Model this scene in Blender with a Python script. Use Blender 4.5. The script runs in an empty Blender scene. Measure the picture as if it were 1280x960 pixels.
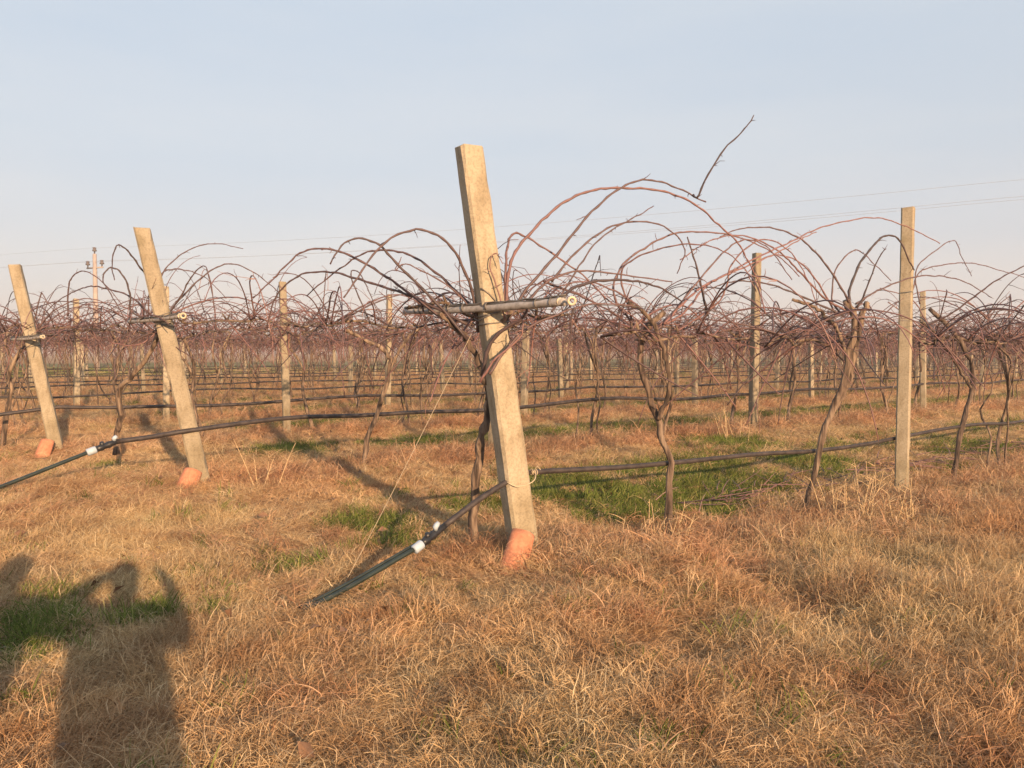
import bpy, math, random
import numpy as np
from mathutils import Vector, Matrix
R = math.radians
random.seed(7); rng = np.random.default_rng(7)
scene = bpy.context.scene
COL = scene.collection

# ------------------------------------------------------------------ camera
CAM_H, F, PITCH = 1.5, 960.0, R(2.39)
cam_d = bpy.data.cameras.new('camera'); cam = bpy.data.objects.new('camera', cam_d); COL.objects.link(cam)
cam.location = (0, 0, CAM_H); cam.rotation_euler = (R(90) - PITCH, 0, 0)
cam_d.sensor_width = 36; cam_d.lens = 27; cam_d.clip_end = 9000; cam_d.clip_start = 0.02
scene.camera = cam
def at(x, y, Y):
    cx, cy = (x - 640) / F, (480 - y) / F
    c, s = math.cos(PITCH), math.sin(PITCH)
    d = (cx, c + cy * s, -s + cy * c); k = Y / d[1]
    return np.array([d[0] * k, Y, CAM_H + d[2] * k])

# ------------------------------------------------------------------ vineyard layout (metres)
P1 = np.array([0.087, 5.54]); E2 = np.array([-3.44, 8.47]); E3 = np.array([-6.60, 11.1])
DIR = np.array([0.807, 0.591]); DIR = DIR / np.linalg.norm(DIR)
NRM = np.array([-DIR[1], DIR[0]])
ROW_ANG = math.atan2(DIR[1], DIR[0])
ENDS = [P1, E2, E3]
step = np.array([-3.28, 2.62])
NROWS = 11
while len(ENDS) < NROWS: ENDS.append(ENDS[-1] + step * 1.02)
ROW_V = [float(np.dot(e - P1, NRM)) for e in ENDS]
ROW_S = [float(np.dot(e - P1, DIR)) for e in ENDS]
def on_row(i, s, off=0.0):
    return ENDS[i] + DIR * s + NRM * off
def row_depth(i, px):
    k = (px - 640) / F
    e = ENDS[i]; s = (k * e[1] - e[0]) / (DIR[0] - k * DIR[1])
    return e[1] + DIR[1] * s
SUN_EL = R(14.4); SHD = np.array([-0.447, 0.894])

# ------------------------------------------------------------------ numpy noise and ground
def _hash(ix, iy, seed):
    n = (ix.astype(np.int64) * 374761393 + iy.astype(np.int64) * 668265263 + seed * 982451653) & 0x7fffffff
    n = ((n ^ (n >> 13)) * 1274126177) & 0x7fffffff
    return ((n ^ (n >> 16)) & 0xffff) / 65535.0
def vnoise(x, y, seed=0):
    x = np.asarray(x, float); y = np.asarray(y, float)
    ix, iy = np.floor(x), np.floor(y); fx, fy = x - ix, y - iy
    fx = fx * fx * (3 - 2 * fx); fy = fy * fy * (3 - 2 * fy)
    a, b = _hash(ix, iy, seed), _hash(ix + 1, iy, seed)
    c, d = _hash(ix, iy + 1, seed), _hash(ix + 1, iy + 1, seed)
    return (a * (1 - fx) + b * fx) * (1 - fy) + (c * (1 - fx) + d * fx) * fy
def fbm(x, y, seed=0, o=3):
    r = 0; a = 0.5; t = 0
    for k in range(o):
        r = r + a * vnoise(x * 2 ** k, y * 2 ** k, seed + k * 7); t += a; a *= 0.5
    return r / t
def sv(x, y):
    dx, dy = x - P1[0], y - P1[1]
    return dx * DIR[0] + dy * DIR[1], dx * NRM[0] + dy * NRM[1]
def strip(x, y):
    """1 on the weedy strip under a vine row, 0 in the lanes"""
    s, v = sv(x, y); r = np.zeros_like(s)
    for i in range(NROWS):
        d = v - ROW_V[i]
        w = np.exp(-(d / 0.55) ** 2)
        if i == 0: w = np.where(d < 0, np.exp(-(d / 0.95) ** 2), np.exp(-(d / 0.35) ** 2))
        w = w * np.clip((s - ROW_S[i] + 0.9) / 0.6, 0, 1)
        r = np.maximum(r, w)
    return r
RUTS = [((921, 718), (1075, 797)), ((803, 765), (868, 822)), ((1068, 688), (1195, 745))]
def gpt(px, py):
    k = CAM_H * F / (py - 440); return np.array([(px - 640) / F * k, k])
RUTS = [(gpt(*a), gpt(*b)) for a, b in RUTS]
def rut(x, y):
    r = np.zeros_like(x)
    for a, b in RUTS:
        ab = b - a; t = np.clip(((x - a[0]) * ab[0] + (y - a[1]) * ab[1]) / (ab @ ab), 0, 1)
        d = np.hypot(x - a[0] - t * ab[0], y - a[1] - t * ab[1])
        r = np.maximum(r, np.exp(-(d / 0.12) ** 2))
    return r
GREEN = [(.56, 8.6, .9), (1.05, 7.9, .8), (1.9, 8.3, 1.0), (2.9, 9.0, .8), (2.0, 13.6, 1.2), (3.3, 12.6, 1.0), (8.9, 19, 1.8), (-2.6, 4.15, .24), (-2.4, 3.75, .20),
         (-2.75, 4.5, .18), (-2.05, 4.2, .14), (-1.25, 6.7, .45), (-1.5, 5.2, .2), (-.9, 5.9, .32), (4.2, 10.3, .7), (6.2, 9.8, 1.0), (-1.9, 9.7, .6), (-3.2, 11.6, .7), (-.25, 7.4, .5), (7.6, 12.5, 1.2)]
def green(x, y):
    s, v = sv(x, y); g = np.zeros_like(s)
    for gx, gy, r in GREEN:
        g = np.maximum(g, np.exp(-((x - gx) ** 2 + (y - gy) ** 2) / (r * r)) * 1.35)
    for i in range(NROWS - 1):
        mid = 0.5 * (ROW_V[i] + ROW_V[i + 1])
        l = np.exp(-((v - mid) / 1.0) ** 2) * np.clip((s - ROW_S[i] - 1.0) / 3.0, 0, 1)
        g = np.maximum(g, l * (.92 - .34 * np.clip((s - 4) / 2, 0, 1) if i == 0 else .84))
    g = g * (0.2 + 1.5 * fbm(x * 1.25, y * 1.25, 31)) * (1 - 0.8 * strip(x, y))
    far = np.clip((v - ROW_V[-1] - 2) / 3, 0, 1)
    far2 = np.clip((v - ROW_V[-1] - 60) / 30, 0, 1)
    return np.maximum(g, far * (0.75 - .5 * far2) * (0.6 + .6 * fbm(x * .05, y * .05, 5)))
def gz(x, y):
    x = np.asarray(x, float); y = np.asarray(y, float)
    fade = np.clip(1.3 - np.hypot(x, y) / 60, 0, 1)
    z = (fbm(x * .35, y * .35, 3) - .5) * .10 + (fbm(x * 1.6, y * 1.6, 9) - .5) * .07
    for mx, my, mr, mh in ((.95, 5.3, .5, .05), (-4.9, 7.3, 1.3, .09), (-2.2, 7.6, .8, .06), (.2, 4.2, .7, .05), (2.4, 4.6, .8, .06)):
        z = z + mh * np.exp(-((x - mx) ** 2 + (y - my) ** 2) / mr ** 2)
    s_, v_ = sv(x, y); low = np.exp(-(v_ / 1.5) ** 2) * np.clip((s_ - .3) / .9, 0, 1)
    z = z - .15 * low + strip(x, y) * 0.06 * (1 - low) - rut(x, y) * 0.07
    z = z * (1 - .9 * np.exp(-((x - .02) ** 2 + (y - 5.05) ** 2) / .42 ** 2))
    return z * fade
def gz1(p): return float(gz(np.array([p[0]]), np.array([p[1]]))[0])

# ------------------------------------------------------------------ materials
def new_mat(name):
    m = bpy.data.materials.new(name); m.use_nodes = True
    nt = m.node_tree; b = nt.nodes['Principled BSDF']
    return m, nt, b
def N(nt, t, **k):
    n = nt.nodes.new(t)
    for a, v in k.items(): setattr(n, a, v)
    return n
def ramp(nt, stops, fac=None):
    r = N(nt, 'ShaderNodeValToRGB'); e = r.color_ramp.elements
    e[0].position, e[0].color = stops[0][0], (*stops[0][1], 1)
    e[1].position, e[1].color = stops[-1][0], (*stops[-1][1], 1)
    for p, c in stops[1:-1]:
        x = e.new(p); x.color = (*c, 1)
    if fac is not None: nt.links.new(fac, r.inputs[0])
    return r
def noise(nt, scale, detail=4, coord='Object', rough=.6):
    tc = N(nt, 'ShaderNodeTexCoord'); n = N(nt, 'ShaderNodeTexNoise')
    n.inputs['Scale'].default_value = scale; n.inputs['Detail'].default_value = detail; n.inputs['Roughness'].default_value = rough
    nt.links.new(tc.outputs[coord], n.inputs['Vector']); return n
def mix(nt, a, b, fac, mode='MIX'):
    m = N(nt, 'ShaderNodeMix', data_type='RGBA', blend_type=mode)
    for s, v in ((m.inputs[0], fac), (m.inputs[6], a), (m.inputs[7], b)):
        if hasattr(v, 'links'): nt.links.new(v, s)
        elif isinstance(v, (int, float)): s.default_value = v
        else: s.default_value = (*v, 1)
    return m.outputs[2]
def bump(nt, b, height, strength=.4, dist=.01):
    u = N(nt, 'ShaderNodeBump'); u.inputs['Strength'].default_value = strength; u.inputs['Distance'].default_value = dist
    nt.links.new(height, u.inputs['Height']); nt.links.new(u.outputs[0], b.inputs['Normal'])
def plain(name, col, rough=.6, metal=0, var=.25, scale=20):
    m, nt, b = new_mat(name); n = noise(nt, scale)
    c2 = tuple(x * (1 - var) for x in col); c3 = tuple(min(1, x * (1 + var)) for x in col)
    r = ramp(nt, [(.3, c2), (.7, c3)], n.outputs[0]); nt.links.new(r.outputs[0], b.inputs['Base Color'])
    b.inputs['Roughness'].default_value = rough; b.inputs['Metallic'].default_value = metal
    return m

M = {}
def concrete():
    m, nt, b = new_mat('post_concrete')
    oi = N(nt, 'ShaderNodeObjectInfo')
    n1 = noise(nt, 3.5, 5); n2 = noise(nt, 60, 3); n3 = noise(nt, 1.2, 4)
    base = ramp(nt, [(.25, (.27, .22, .145)), (.5, (.36, .305, .215)), (.75, (.44, .38, .28))], n1.outputs[0])
    spk = ramp(nt, [(.35, (.6, .6, .6)), (.55, (1, 1, 1))], n2.outputs[0])
    c = mix(nt, base.outputs[0], spk.outputs[0], .55, 'MULTIPLY')
    st = ramp(nt, [(.58, (0, 0, 0)), (.72, (1, 1, 1))], n3.outputs[0])
    c = mix(nt, c, (.22, .20, .11), mix(nt, (0, 0, 0), st.outputs[0], .55))
    # algae-grey foot, by height on the post itself
    tcs = N(nt, 'ShaderNodeTexCoord'); mp = N(nt, 'ShaderNodeMapping'); mp.inputs['Scale'].default_value = (1, 1, .3); nt.links.new(tcs.outputs['Object'], mp.inputs[0])
    ns = N(nt, 'ShaderNodeTexNoise'); ns.inputs['Scale'].default_value = 12; ns.inputs['Detail'].default_value = 4; nt.links.new(mp.outputs[0], ns.inputs['Vector'])
    sk = ramp(nt, [(.36, (.62, .58, .50)), (.5, (1, 1, 1))], ns.outputs[0]); c = mix(nt, c, sk.outputs[0], .5, 'MULTIPLY')      # rain streaks
    sx = N(nt, 'ShaderNodeSeparateXYZ'); nt.links.new(tcs.outputs['Object'], sx.inputs[0]); ad = N(nt, 'ShaderNodeMath', operation='ADD'); nt.links.new(sx.outputs[2], ad.inputs[0]); nt.links.new(n1.outputs[0], ad.inputs[1])
    ft = ramp(nt, [(.0, (.62, .56, .48)), (.85, (.95, .96, .92)), (1, (1, 1, 1))], ad.outputs[0]); c = mix(nt, c, ft.outputs[0], .8, 'MULTIPLY')   # splashed soil at the foot
    np_ = noise(nt, 11, 2); pt = ramp(nt, [(.70, (0, 0, 0)), (.76, (1, 1, 1))], np_.outputs[0]); c = mix(nt, c, (.20, .13, .075), mix(nt, (0, 0, 0), pt.outputs[0], .5))   # rust and lichen spots
    v = N(nt, 'ShaderNodeMath', operation='MULTIPLY_ADD'); nt.links.new(oi.outputs['Random'], v.inputs[0]); v.inputs[1].default_value = .35; v.inputs[2].default_value = .75
    hv = N(nt, 'ShaderNodeHueSaturation'); nt.links.new(v.outputs[0], hv.inputs['Value']); nt.links.new(c, hv.inputs['Color'])
    nt.links.new(hv.outputs[0], b.inputs['Base Color']); b.inputs['Roughness'].default_value = .92
    bump(nt, b, n2.outputs[0], .5, .006); return m
M['concrete'] = concrete()
def bark(name, stops, sc=22):
    m, nt, b = new_mat(name)
    tc = N(nt, 'ShaderNodeTexCoord'); mp = N(nt, 'ShaderNodeMapping'); mp.inputs['Scale'].default_value = (1, 1, .16)
    n = N(nt, 'ShaderNodeTexNoise'); n.inputs['Scale'].default_value = sc; n.inputs['Detail'].default_value = 6
    nt.links.new(tc.outputs['Object'], mp.inputs[0]); nt.links.new(mp.outputs[0], n.inputs['Vector'])
    at_ = N(nt, 'ShaderNodeAttribute', attribute_name='tint')
    r = ramp(nt, stops, n.outputs[0])
    tr = ramp(nt, [(0, (.55, .5, .48)), (1, (1.25, 1.15, 1.0))], at_.outputs['Fac'])
    c = mix(nt, r.outputs[0], tr.outputs[0], 1.0, 'MULTIPLY')
    nt.links.new(c, b.inputs['Base Color']); b.inputs['Roughness'].default_value = .9
    bump(nt, b, n.outputs[0], 1.0, .035); return m
M['bark'] = bark('vine_bark', [(.36, (.05, .037, .03)), (.5, (.17, .128, .10)), (.64, (.31, .25, .195))])
def cane_mat():
    m, nt, b = new_mat('vine_cane')
    a = N(nt, 'ShaderNodeAttribute', attribute_name='tint')
    r = ramp(nt, [(0, (.05, .036, .037)), (.35, (.125, .075, .072)), (.7, (.225, .115, .105)), (1, (.33, .205, .165))], a.outputs['Fac'])
    n = noise(nt, 30, 3); k = ramp(nt, [(.3, (.7, .7, .7)), (.7, (1.15, 1.15, 1.15))], n.outputs[0])
    nt.links.new(mix(nt, r.outputs[0], k.outputs[0], 1.0, 'MULTIPLY'), b.inputs['Base Color'])
    b.inputs['Roughness'].default_value = .6; bump(nt, b, n.outputs[0], .3, .004); return m
M['cane'] = cane_mat()
def grass_mat(name, stops, big, trans=.30):
    m, nt, b = new_mat(name); nt.nodes.remove(b); out = nt.nodes['Material Output']
    a = N(nt, 'ShaderNodeAttribute', attribute_name='tint'); oi = N(nt, 'ShaderNodeObjectInfo')
    ad = N(nt, 'ShaderNodeMath', operation='MULTIPLY_ADD'); nt.links.new(oi.outputs['Random'], ad.inputs[0]); ad.inputs[1].default_value = .4
    nt.links.new(a.outputs['Fac'], ad.inputs[2])
    sb = N(nt, 'ShaderNodeMath', operation='SUBTRACT'); nt.links.new(ad.outputs[0], sb.inputs[0]); sb.inputs[1].default_value = .2
    r = ramp(nt, stops, sb.outputs[0])
    ge = N(nt, 'ShaderNodeNewGeometry'); nz = N(nt, 'ShaderNodeTexNoise'); nz.inputs['Scale'].default_value = .55; nz.inputs['Detail'].default_value = 3
    nt.links.new(ge.outputs['Position'], nz.inputs['Vector'])
    k = ramp(nt, big, nz.outputs[0]); c = mix(nt, r.outputs[0], k.outputs[0], 1.0, 'MULTIPLY')
    nz2 = N(nt, 'ShaderNodeTexNoise'); nz2.inputs['Scale'].default_value = 2.6; nz2.inputs['Detail'].default_value = 3; nt.links.new(ge.outputs['Position'], nz2.inputs['Vector'])
    k2 = ramp(nt, [(.33, (.76, .67, .64)), (.52, (1, 1, 1)), (.68, (1.12, 1.08, 1.02))], nz2.outputs[0]); c = mix(nt, c, k2.outputs[0], 1.0, 'MULTIPLY')
    d = N(nt, 'ShaderNodeBsdfDiffuse'); t = N(nt, 'ShaderNodeBsdfTranslucent'); s = N(nt, 'ShaderNodeMixShader'); s.inputs[0].default_value = trans
    nt.links.new(c, d.inputs[0]); nt.links.new(c, t.inputs[0]); nt.links.new(d.outputs[0], s.inputs[1]); nt.links.new(t.outputs[0], s.inputs[2])
    nt.links.new(s.outputs[0], out.inputs['Surface']); return m
M['straw'] = grass_mat('dry_straw', [(0, (.235, .155, .09)), (.35, (.48, .35, .215)), (.7, (.65, .505, .33)), (1, (.76, .65, .47))],
                       [(.3, (1.0, .80, .66)), (.5, (1, .95, .85)), (.7, (1.0, 1.0, .86))])
M['weed'] = grass_mat('dry_weed', [(0, (.20, .12, .08)), (.35, (.46, .31, .205)), (.7, (.62, .455, .31)), (1, (.74, .61, .455))],
                      [(.3, (1.0, .80, .68)), (.5, (1, .88, .78)), (.7, (1.0, .97, .88))])
M['green'] = grass_mat('green_blades', [(0, (.06, .085, .02)), (.4, (.135, .185, .045)), (.75, (.22, .25, .075)), (1, (.38, .34, .15))],
                       [(.3, (.8, .85, .8)), (.7, (1.1, 1.05, 1))], .3)
M['terracotta'] = plain('terracotta', (.54, .225, .125), .9, 0, .2, 10)
def clay():
    m = M['terracotta']; nt = m.node_tree; b = nt.nodes['Principled BSDF']; old = b.inputs['Base Color'].links[0].from_socket
    n = noise(nt, 26, 6); k = ramp(nt, [(.38, (.55, .5, .46)), (.55, (1, 1, 1))], n.outputs[0]); tc = N(nt, 'ShaderNodeTexCoord'); sx = N(nt, 'ShaderNodeSeparateXYZ'); nt.links.new(tc.outputs['Generated'], sx.inputs[0])
    n2 = noise(nt, 9, 4); ad = N(nt, 'ShaderNodeMath', operation='ADD'); nt.links.new(sx.outputs[2], ad.inputs[0]); nt.links.new(n2.outputs[0], ad.inputs[1])
    d = ramp(nt, [(.62, (.62, .55, .5)), (.95, (1, 1, 1))], ad.outputs[0])     # soil dried on the lower end
    c = mix(nt, mix(nt, old, k.outputs[0], .4, 'MULTIPLY'), d.outputs[0], .8, 'MULTIPLY'); nt.links.new(c, b.inputs['Base Color']); bump(nt, b, n.outputs[0], .6, .006)
clay()
M['galv'] = plain('galvanised_steel', (.31, .285, .265), .75, .0, .35, 26)
M['wire'] = plain('wire_steel', (.16, .145, .13), .5, .5, .2, 14)
M['line'] = plain('line_wire', (.36, .37, .40), .6, .2, .2, 3)
M['hose'] = plain('hose_plastic', (.042, .033, .031), .6, 0, .6, 12)
M['pipe'] = plain('pipe_green_black', (.022, .032, .027), .38, 0, .4, 10)
M['white'] = plain('white_plastic', (.40, .47, .54), .5, 0, .1, 20)
M['black'] = plain('black_plastic', (.02, .02, .022), .4, 0, .3, 20)
M['ring'] = plain('cream_insulator', (.55, .46, .32), .45, 0, .15, 30)
M['twine'] = plain('pale_twine', (.55, .45, .30), .9, 0, .2, 60)
M['cord'] = plain('faded_cord', (.40, .33, .23), .9, 0, .2, 60)
M['mast'] = plain('mast_concrete', (.36, .30, .27), .9, 0, .15, 2)
M['insul'] = plain('insulator_glass', (.12, .10, .10), .4, 0, .2, 10)
M['coat'] = plain('coat_cloth', (.05, .055, .07), .9, 0, .3, 30)
M['hair'] = plain('hair', (.03, .02, .015), .7, 0, .3, 60)
M['leaf'] = plain('dead_leaf', (.17, .095, .055), .9, 0, .4, 12)
M['stalk'] = plain('dry_stalk', (.50, .36, .20), .85, 0, .3, 25)
def ground_mat():
    m, nt, b = new_mat('ground_soil')
    a = N(nt, 'ShaderNodeAttribute', attribute_name='green')
    n1 = noise(nt, .9, 5); n2 = noise(nt, 14, 6); n3 = noise(nt, 70, 4)
    straw = ramp(nt, [(.3, (.18, .12, .07)), (.5, (.34, .24, .15)), (.7, (.47, .345, .22))], n2.outputs[0])
    tint = ramp(nt, [(.3, (.85, .72, .6)), (.7, (1.1, 1.0, .85))], n1.outputs[0])
    c = mix(nt, straw.outputs[0], tint.outputs[0], 1.0, 'MULTIPLY')
    gr = ramp(nt, [(.3, (.065, .085, .025)), (.7, (.14, .16, .055))], n2.outputs[0])
    f = N(nt, 'ShaderNodeMapRange'); f.inputs[1].default_value = .35; f.inputs[2].default_value = .7; f.inputs[4].default_value = .85
    nt.links.new(a.outputs['Fac'], f.inputs[0])
    c = mix(nt, c, gr.outputs[0], f.outputs[0])
    nt.links.new(c, b.inputs['Base Color']); b.inputs['Roughness'].default_value = 1
    b.inputs['Specular IOR Level'].default_value = .1
    bump(nt, b, n3.outputs[0], .9, .03); return m
M['ground'] = ground_mat()
M['wood'] = plain('distant_wood', (.17, .13, .12), 1, 0, .35, .6)

# ------------------------------------------------------------------ mesh builder
class MB:
    def __init__(s): s.v = []; s.f = []; s.t = []; s.n = 0
    def add(s, v, f, t=.5):
        v = np.asarray(v, float).reshape(-1, 3)
        s.v.append(v); s.f.extend([tuple(int(i) + s.n for i in q) for q in f]); s.t.append(np.broadcast_to(np.asarray(t, float), (len(v),)).copy()); s.n += len(v); return s
    def tube(s, P, r, k=6, t=.5, cap=True):
        P = np.asarray(P, float); n = len(P); r = np.broadcast_to(np.asarray(r, float), (n,))
        T = np.gradient(P, axis=0); T /= np.linalg.norm(T, axis=1)[:, None] + 1e-9
        u = np.cross(T[0], (0, 0, 1) if abs(T[0][2]) < .9 else (1, 0, 0)); u /= np.linalg.norm(u)
        V = []; a = np.arange(k) / k * 2 * np.pi
        for i in range(n):
            u = u - T[i] * (u @ T[i]); u /= np.linalg.norm(u) + 1e-9
            w = np.cross(T[i], u); V.append(P[i] + r[i] * (np.cos(a)[:, None] * u + np.sin(a)[:, None] * w))
        f = [(i * k + j, i * k + (j + 1) % k, (i + 1) * k + (j + 1) % k, (i + 1) * k + j) for i in range(n - 1) for j in range(k)]
        if cap: f += [tuple(range(k))[::-1], tuple(range((n - 1) * k, n * k))]
        return s.add(np.concatenate(V), f, t)
    def ring(s, c, axis, R1, r, k=18, q=8):
        axis = np.asarray(axis, float); axis /= np.linalg.norm(axis); u = np.cross(axis, (0, 0, 1)); u /= np.linalg.norm(u); w = np.cross(axis, u)
        V = []
        for i in range(k):
            a = i / k * 2 * np.pi; e = np.cos(a) * u + np.sin(a) * w
            for j in range(q):
                b = j / q * 2 * np.pi; V.append(np.asarray(c) + e * (R1 + r * np.cos(b)) + axis * r * np.sin(b))
        f = [(i * q + j, i * q + (j + 1) % q, ((i + 1) % k) * q + (j + 1) % q, ((i + 1) % k) * q + j) for i in range(k) for j in range(q)]
        return s.add(V, f)
    def build(s, name, mat, parent=None, smooth=True, data=False):
        me = bpy.data.meshes.new(name); V = np.concatenate(s.v); me.from_pydata(V.tolist(), [], s.f)
        a = me.attributes.new('tint', 'FLOAT', 'POINT'); a.data.foreach_set('value', np.concatenate(s.t))
        me.materials.append(mat)
        if smooth: me.polygons.foreach_set('use_smooth', [True] * len(me.polygons))
        me.update()
        if data: return me
        return link(name, me, parent)
def link(name, me, parent=None):
    o = bpy.data.objects.new(name, me); COL.objects.link(o)
    if parent is not None: o.parent = parent
    return o
def tag(o, label=None, cat=None, group=None, kind=None):
    for k, v in (('label', label), ('category', cat), ('group', group), ('kind', kind)):
        if v: o[k] = v
    return o
def empty(name, loc, rz=0, scale=1):
    o = bpy.data.objects.new(name, None); COL.objects.link(o); o.location = [float(q) for q in loc]; o.rotation_euler = (0, 0, rz); o.scale = (scale,) * 3
    o.empty_display_size = .2; return o
def cr(P, n):
    """smooth curve through points (Catmull-Rom)"""
    P = np.asarray(P, float); Q = np.vstack([2 * P[0] - P[1], P, 2 * P[-1] - P[-2]])
    m = len(P) - 1; out = []
    for t in np.linspace(0, m - 1e-6, n):
        i = int(t); u = t - i; a, b, c, d = Q[i:i + 4]
        out.append(.5 * ((2 * b) + (-a + c) * u + (2 * a - 5 * b + 4 * c - d) * u * u + (-a + 3 * b - 3 * c + d) * u ** 3))
    return np.array(out)

# ------------------------------------------------------------------ ground sheet
def build_ground():
    tx = np.linspace(-1, 1, 361); xs = 1.5 + np.sinh(tx * 6.6) * 9.5 * .85; xs = xs * 1.0
    ty = np.linspace(-1, 1, 361); ys = 9 + np.sinh(ty * 6.6) * 8.0
    X, Y = np.meshgrid(xs, ys); Z = gz(X.ravel(), Y.ravel())
    V = np.stack([X.ravel(), Y.ravel(), Z], 1); n = len(xs)
    idx = np.arange(n * n).reshape(n, n)
    q = np.stack([idx[:-1, :-1], idx[:-1, 1:], idx[1:, 1:], idx[1:, :-1]], -1).reshape(-1, 4)
    me = bpy.data.meshes.new('ground'); me.vertices.add(len(V)); me.vertices.foreach_set('co', V.ravel())
    me.loops.add(q.size); me.loops.foreach_set('vertex_index', q.ravel()); me.polygons.add(len(q))
    me.polygons.foreach_set('loop_start', np.arange(0, q.size, 4)); me.polygons.foreach_set('use_smooth', np.ones(len(q), bool))
    me.update(calc_edges=True)
    a = me.attributes.new('green', 'FLOAT', 'POINT'); a.data.foreach_set('value', green(X.ravel(), Y.ravel()))
    me.materials.append(M['ground'])
    return tag(link('ground', me), 'dry winter field with straw and green patches', 'ground', kind='structure')
build_ground()

# ------------------------------------------------------------------ grass
def blades(n, spread, hmin, hmax, w, bend, curl, seed, seg=4, upright=.5, mode=0):
    g = np.random.default_rng(seed); V = []; Fc = []; T = []; b = 0
    for i in range(n):
        ang = g.uniform(0, 2 * np.pi); rad = spread * math.sqrt(g.uniform()); p = np.array([math.cos(ang) * rad, math.sin(ang) * rad, -.015])
        az = g.uniform(0, 2 * np.pi); tilt = g.uniform(0, 1) ** .8 * (1.35 - upright)
        d = np.array([math.cos(az) * math.sin(tilt), math.sin(az) * math.sin(tilt), math.cos(tilt)])
        L = g.uniform(hmin, hmax); st = L / seg; ww = w * g.uniform(.6, 1.3); tint = np.clip(g.normal(.5, .24), 0, 1)
        side = np.cross(d, (math.cos(az + 1.3), math.sin(az + 1.3), .2)); side /= np.linalg.norm(side)
        cx = g.normal(0, curl, 3); fl = g.uniform(.4, 1.4)
        for k in range(seg + 1):
            wk = ww * (1 - .75 * (k / seg) ** 1.5) * .5
            V += [p - side * wk, p + side * wk]; T += [tint] * 2
            d = d + cx * st * 6 + np.array([0, 0, -bend * fl * st * (k + .6)]) + g.normal(0, curl * .35, 3)
            d /= np.linalg.norm(d); p = p + d * st
            if p[2] < .004: p[2] = .004 + g.uniform(0, .012)
        Fc += [(b + 2 * k, b + 2 * k + 1, b + 2 * k + 3, b + 2 * k + 2) for k in range(seg)]; b += 2 * (seg + 1)
    m = MB(); m.add(V, Fc, T); return m
def tuft_collection(name, mbs, mat):
    c = bpy.data.collections.new(name)
    for i, m in enumerate(mbs):
        me = m.build(name + '_tuft', mat, data=True); o = bpy.data.objects.new('%s_tuft_%02d' % (name, i), me); c.objects.link(o)
    return c, len(mbs)
def scatter(name, pts, rot, scl, idx, coll, label, cat):
    me = bpy.data.meshes.new(name); me.vertices.add(len(pts)); me.vertices.foreach_set('co', pts.ravel())
    for nm, ty, dat, key in (('rot', 'FLOAT_VECTOR', rot, 'vector'), ('scl', 'FLOAT_VECTOR', scl, 'vector'), ('idx', 'INT', idx, 'value')):
        a = me.attributes.new(nm, ty, 'POINT'); a.data.foreach_set(key, np.ascontiguousarray(dat).ravel())
    me.update(); o = link(name, me); tag(o, label, cat, kind='stuff')
    ng = bpy.data.node_groups.new(name + '_nodes', 'GeometryNodeTree')
    ng.interface.new_socket('Geometry', in_out='INPUT', socket_type='NodeSocketGeometry'); ng.interface.new_socket('Geometry', in_out='OUTPUT', socket_type='NodeSocketGeometry')
    gi = ng.nodes.new('NodeGroupInput'); go = ng.nodes.new('NodeGroupOutput'); ip = ng.nodes.new('GeometryNodeInstanceOnPoints')
    ci = ng.nodes.new('GeometryNodeCollectionInfo'); ci.inputs['Collection'].default_value = coll; ci.inputs['Separate Children'].default_value = True; ci.inputs['Reset Children'].default_value = True
    def attr(nm, ty):
        n = ng.nodes.new('GeometryNodeInputNamedAttribute'); n.data_type = ty; n.inputs['Name'].default_value = nm; return n.outputs[0]
    e = ng.nodes.new('FunctionNodeEulerToRotation')
    L = ng.links.new
    L(gi.outputs[0], ip.inputs['Points']); L(ci.outputs[0], ip.inputs['Instance']); ip.inputs['Pick Instance'].default_value = True
    L(attr('idx', 'INT'), ip.inputs['Instance Index']); L(attr('rot', 'FLOAT_VECTOR'), e.inputs[0]); L(e.outputs[0], ip.inputs['Rotation']); L(attr('scl', 'FLOAT_VECTOR'), ip.inputs['Scale'])
    L(ip.outputs[0], go.inputs[0])
    md = o.modifiers.new('scatter', 'NODES'); md.node_group = ng
    return o
def sample(n0, d0, dmax, p=1.5, dmin=1.6):
    """random ground points, thinning with distance"""
    ds = np.linspace(dmin, dmax, 4000); dens = n0 * np.where(ds < d0, 1, (d0 / ds) ** p); half = .86 * ds + .6
    w = dens * 2 * half; tot = int(np.trapz(w, ds)); c = np.cumsum(w); c /= c[-1]
    d = np.interp(rng.uniform(size=tot), c, ds); x = rng.uniform(-1, 1, tot) * (.86 * d + .6)
    return x, d
def stuff(x, y, kinds, lo, hi, hs, dref=5., grow=.4, tilt=.12):
    n = len(x); s = rng.uniform(lo, hi, n) * np.maximum(1, (y / dref)) ** grow
    pts = np.stack([x, y, gz(x, y)], 1); rz = rng.uniform(0, 6.28, n); a_ = tilt * 5.5   # neighbouring tufts lie over the same way, in swirls
    tx = rng.normal(0, tilt, n) + a_ * (fbm(x * 1.7, y * 1.7, 61) - .5) * 2; ty = rng.normal(0, tilt, n) + a_ * (fbm(x * 1.7, y * 1.7, 87) - .5) * 2
    rot = np.stack([tx * np.cos(rz) + ty * np.sin(rz), -tx * np.sin(rz) + ty * np.cos(rz), rz], 1)
    hz = s * hs / np.maximum(1, (y / dref)) ** (grow * .9)
    return pts, rot, np.stack([s, s, hz], 1), rng.integers(0, kinds, n).astype(np.int32)
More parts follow.
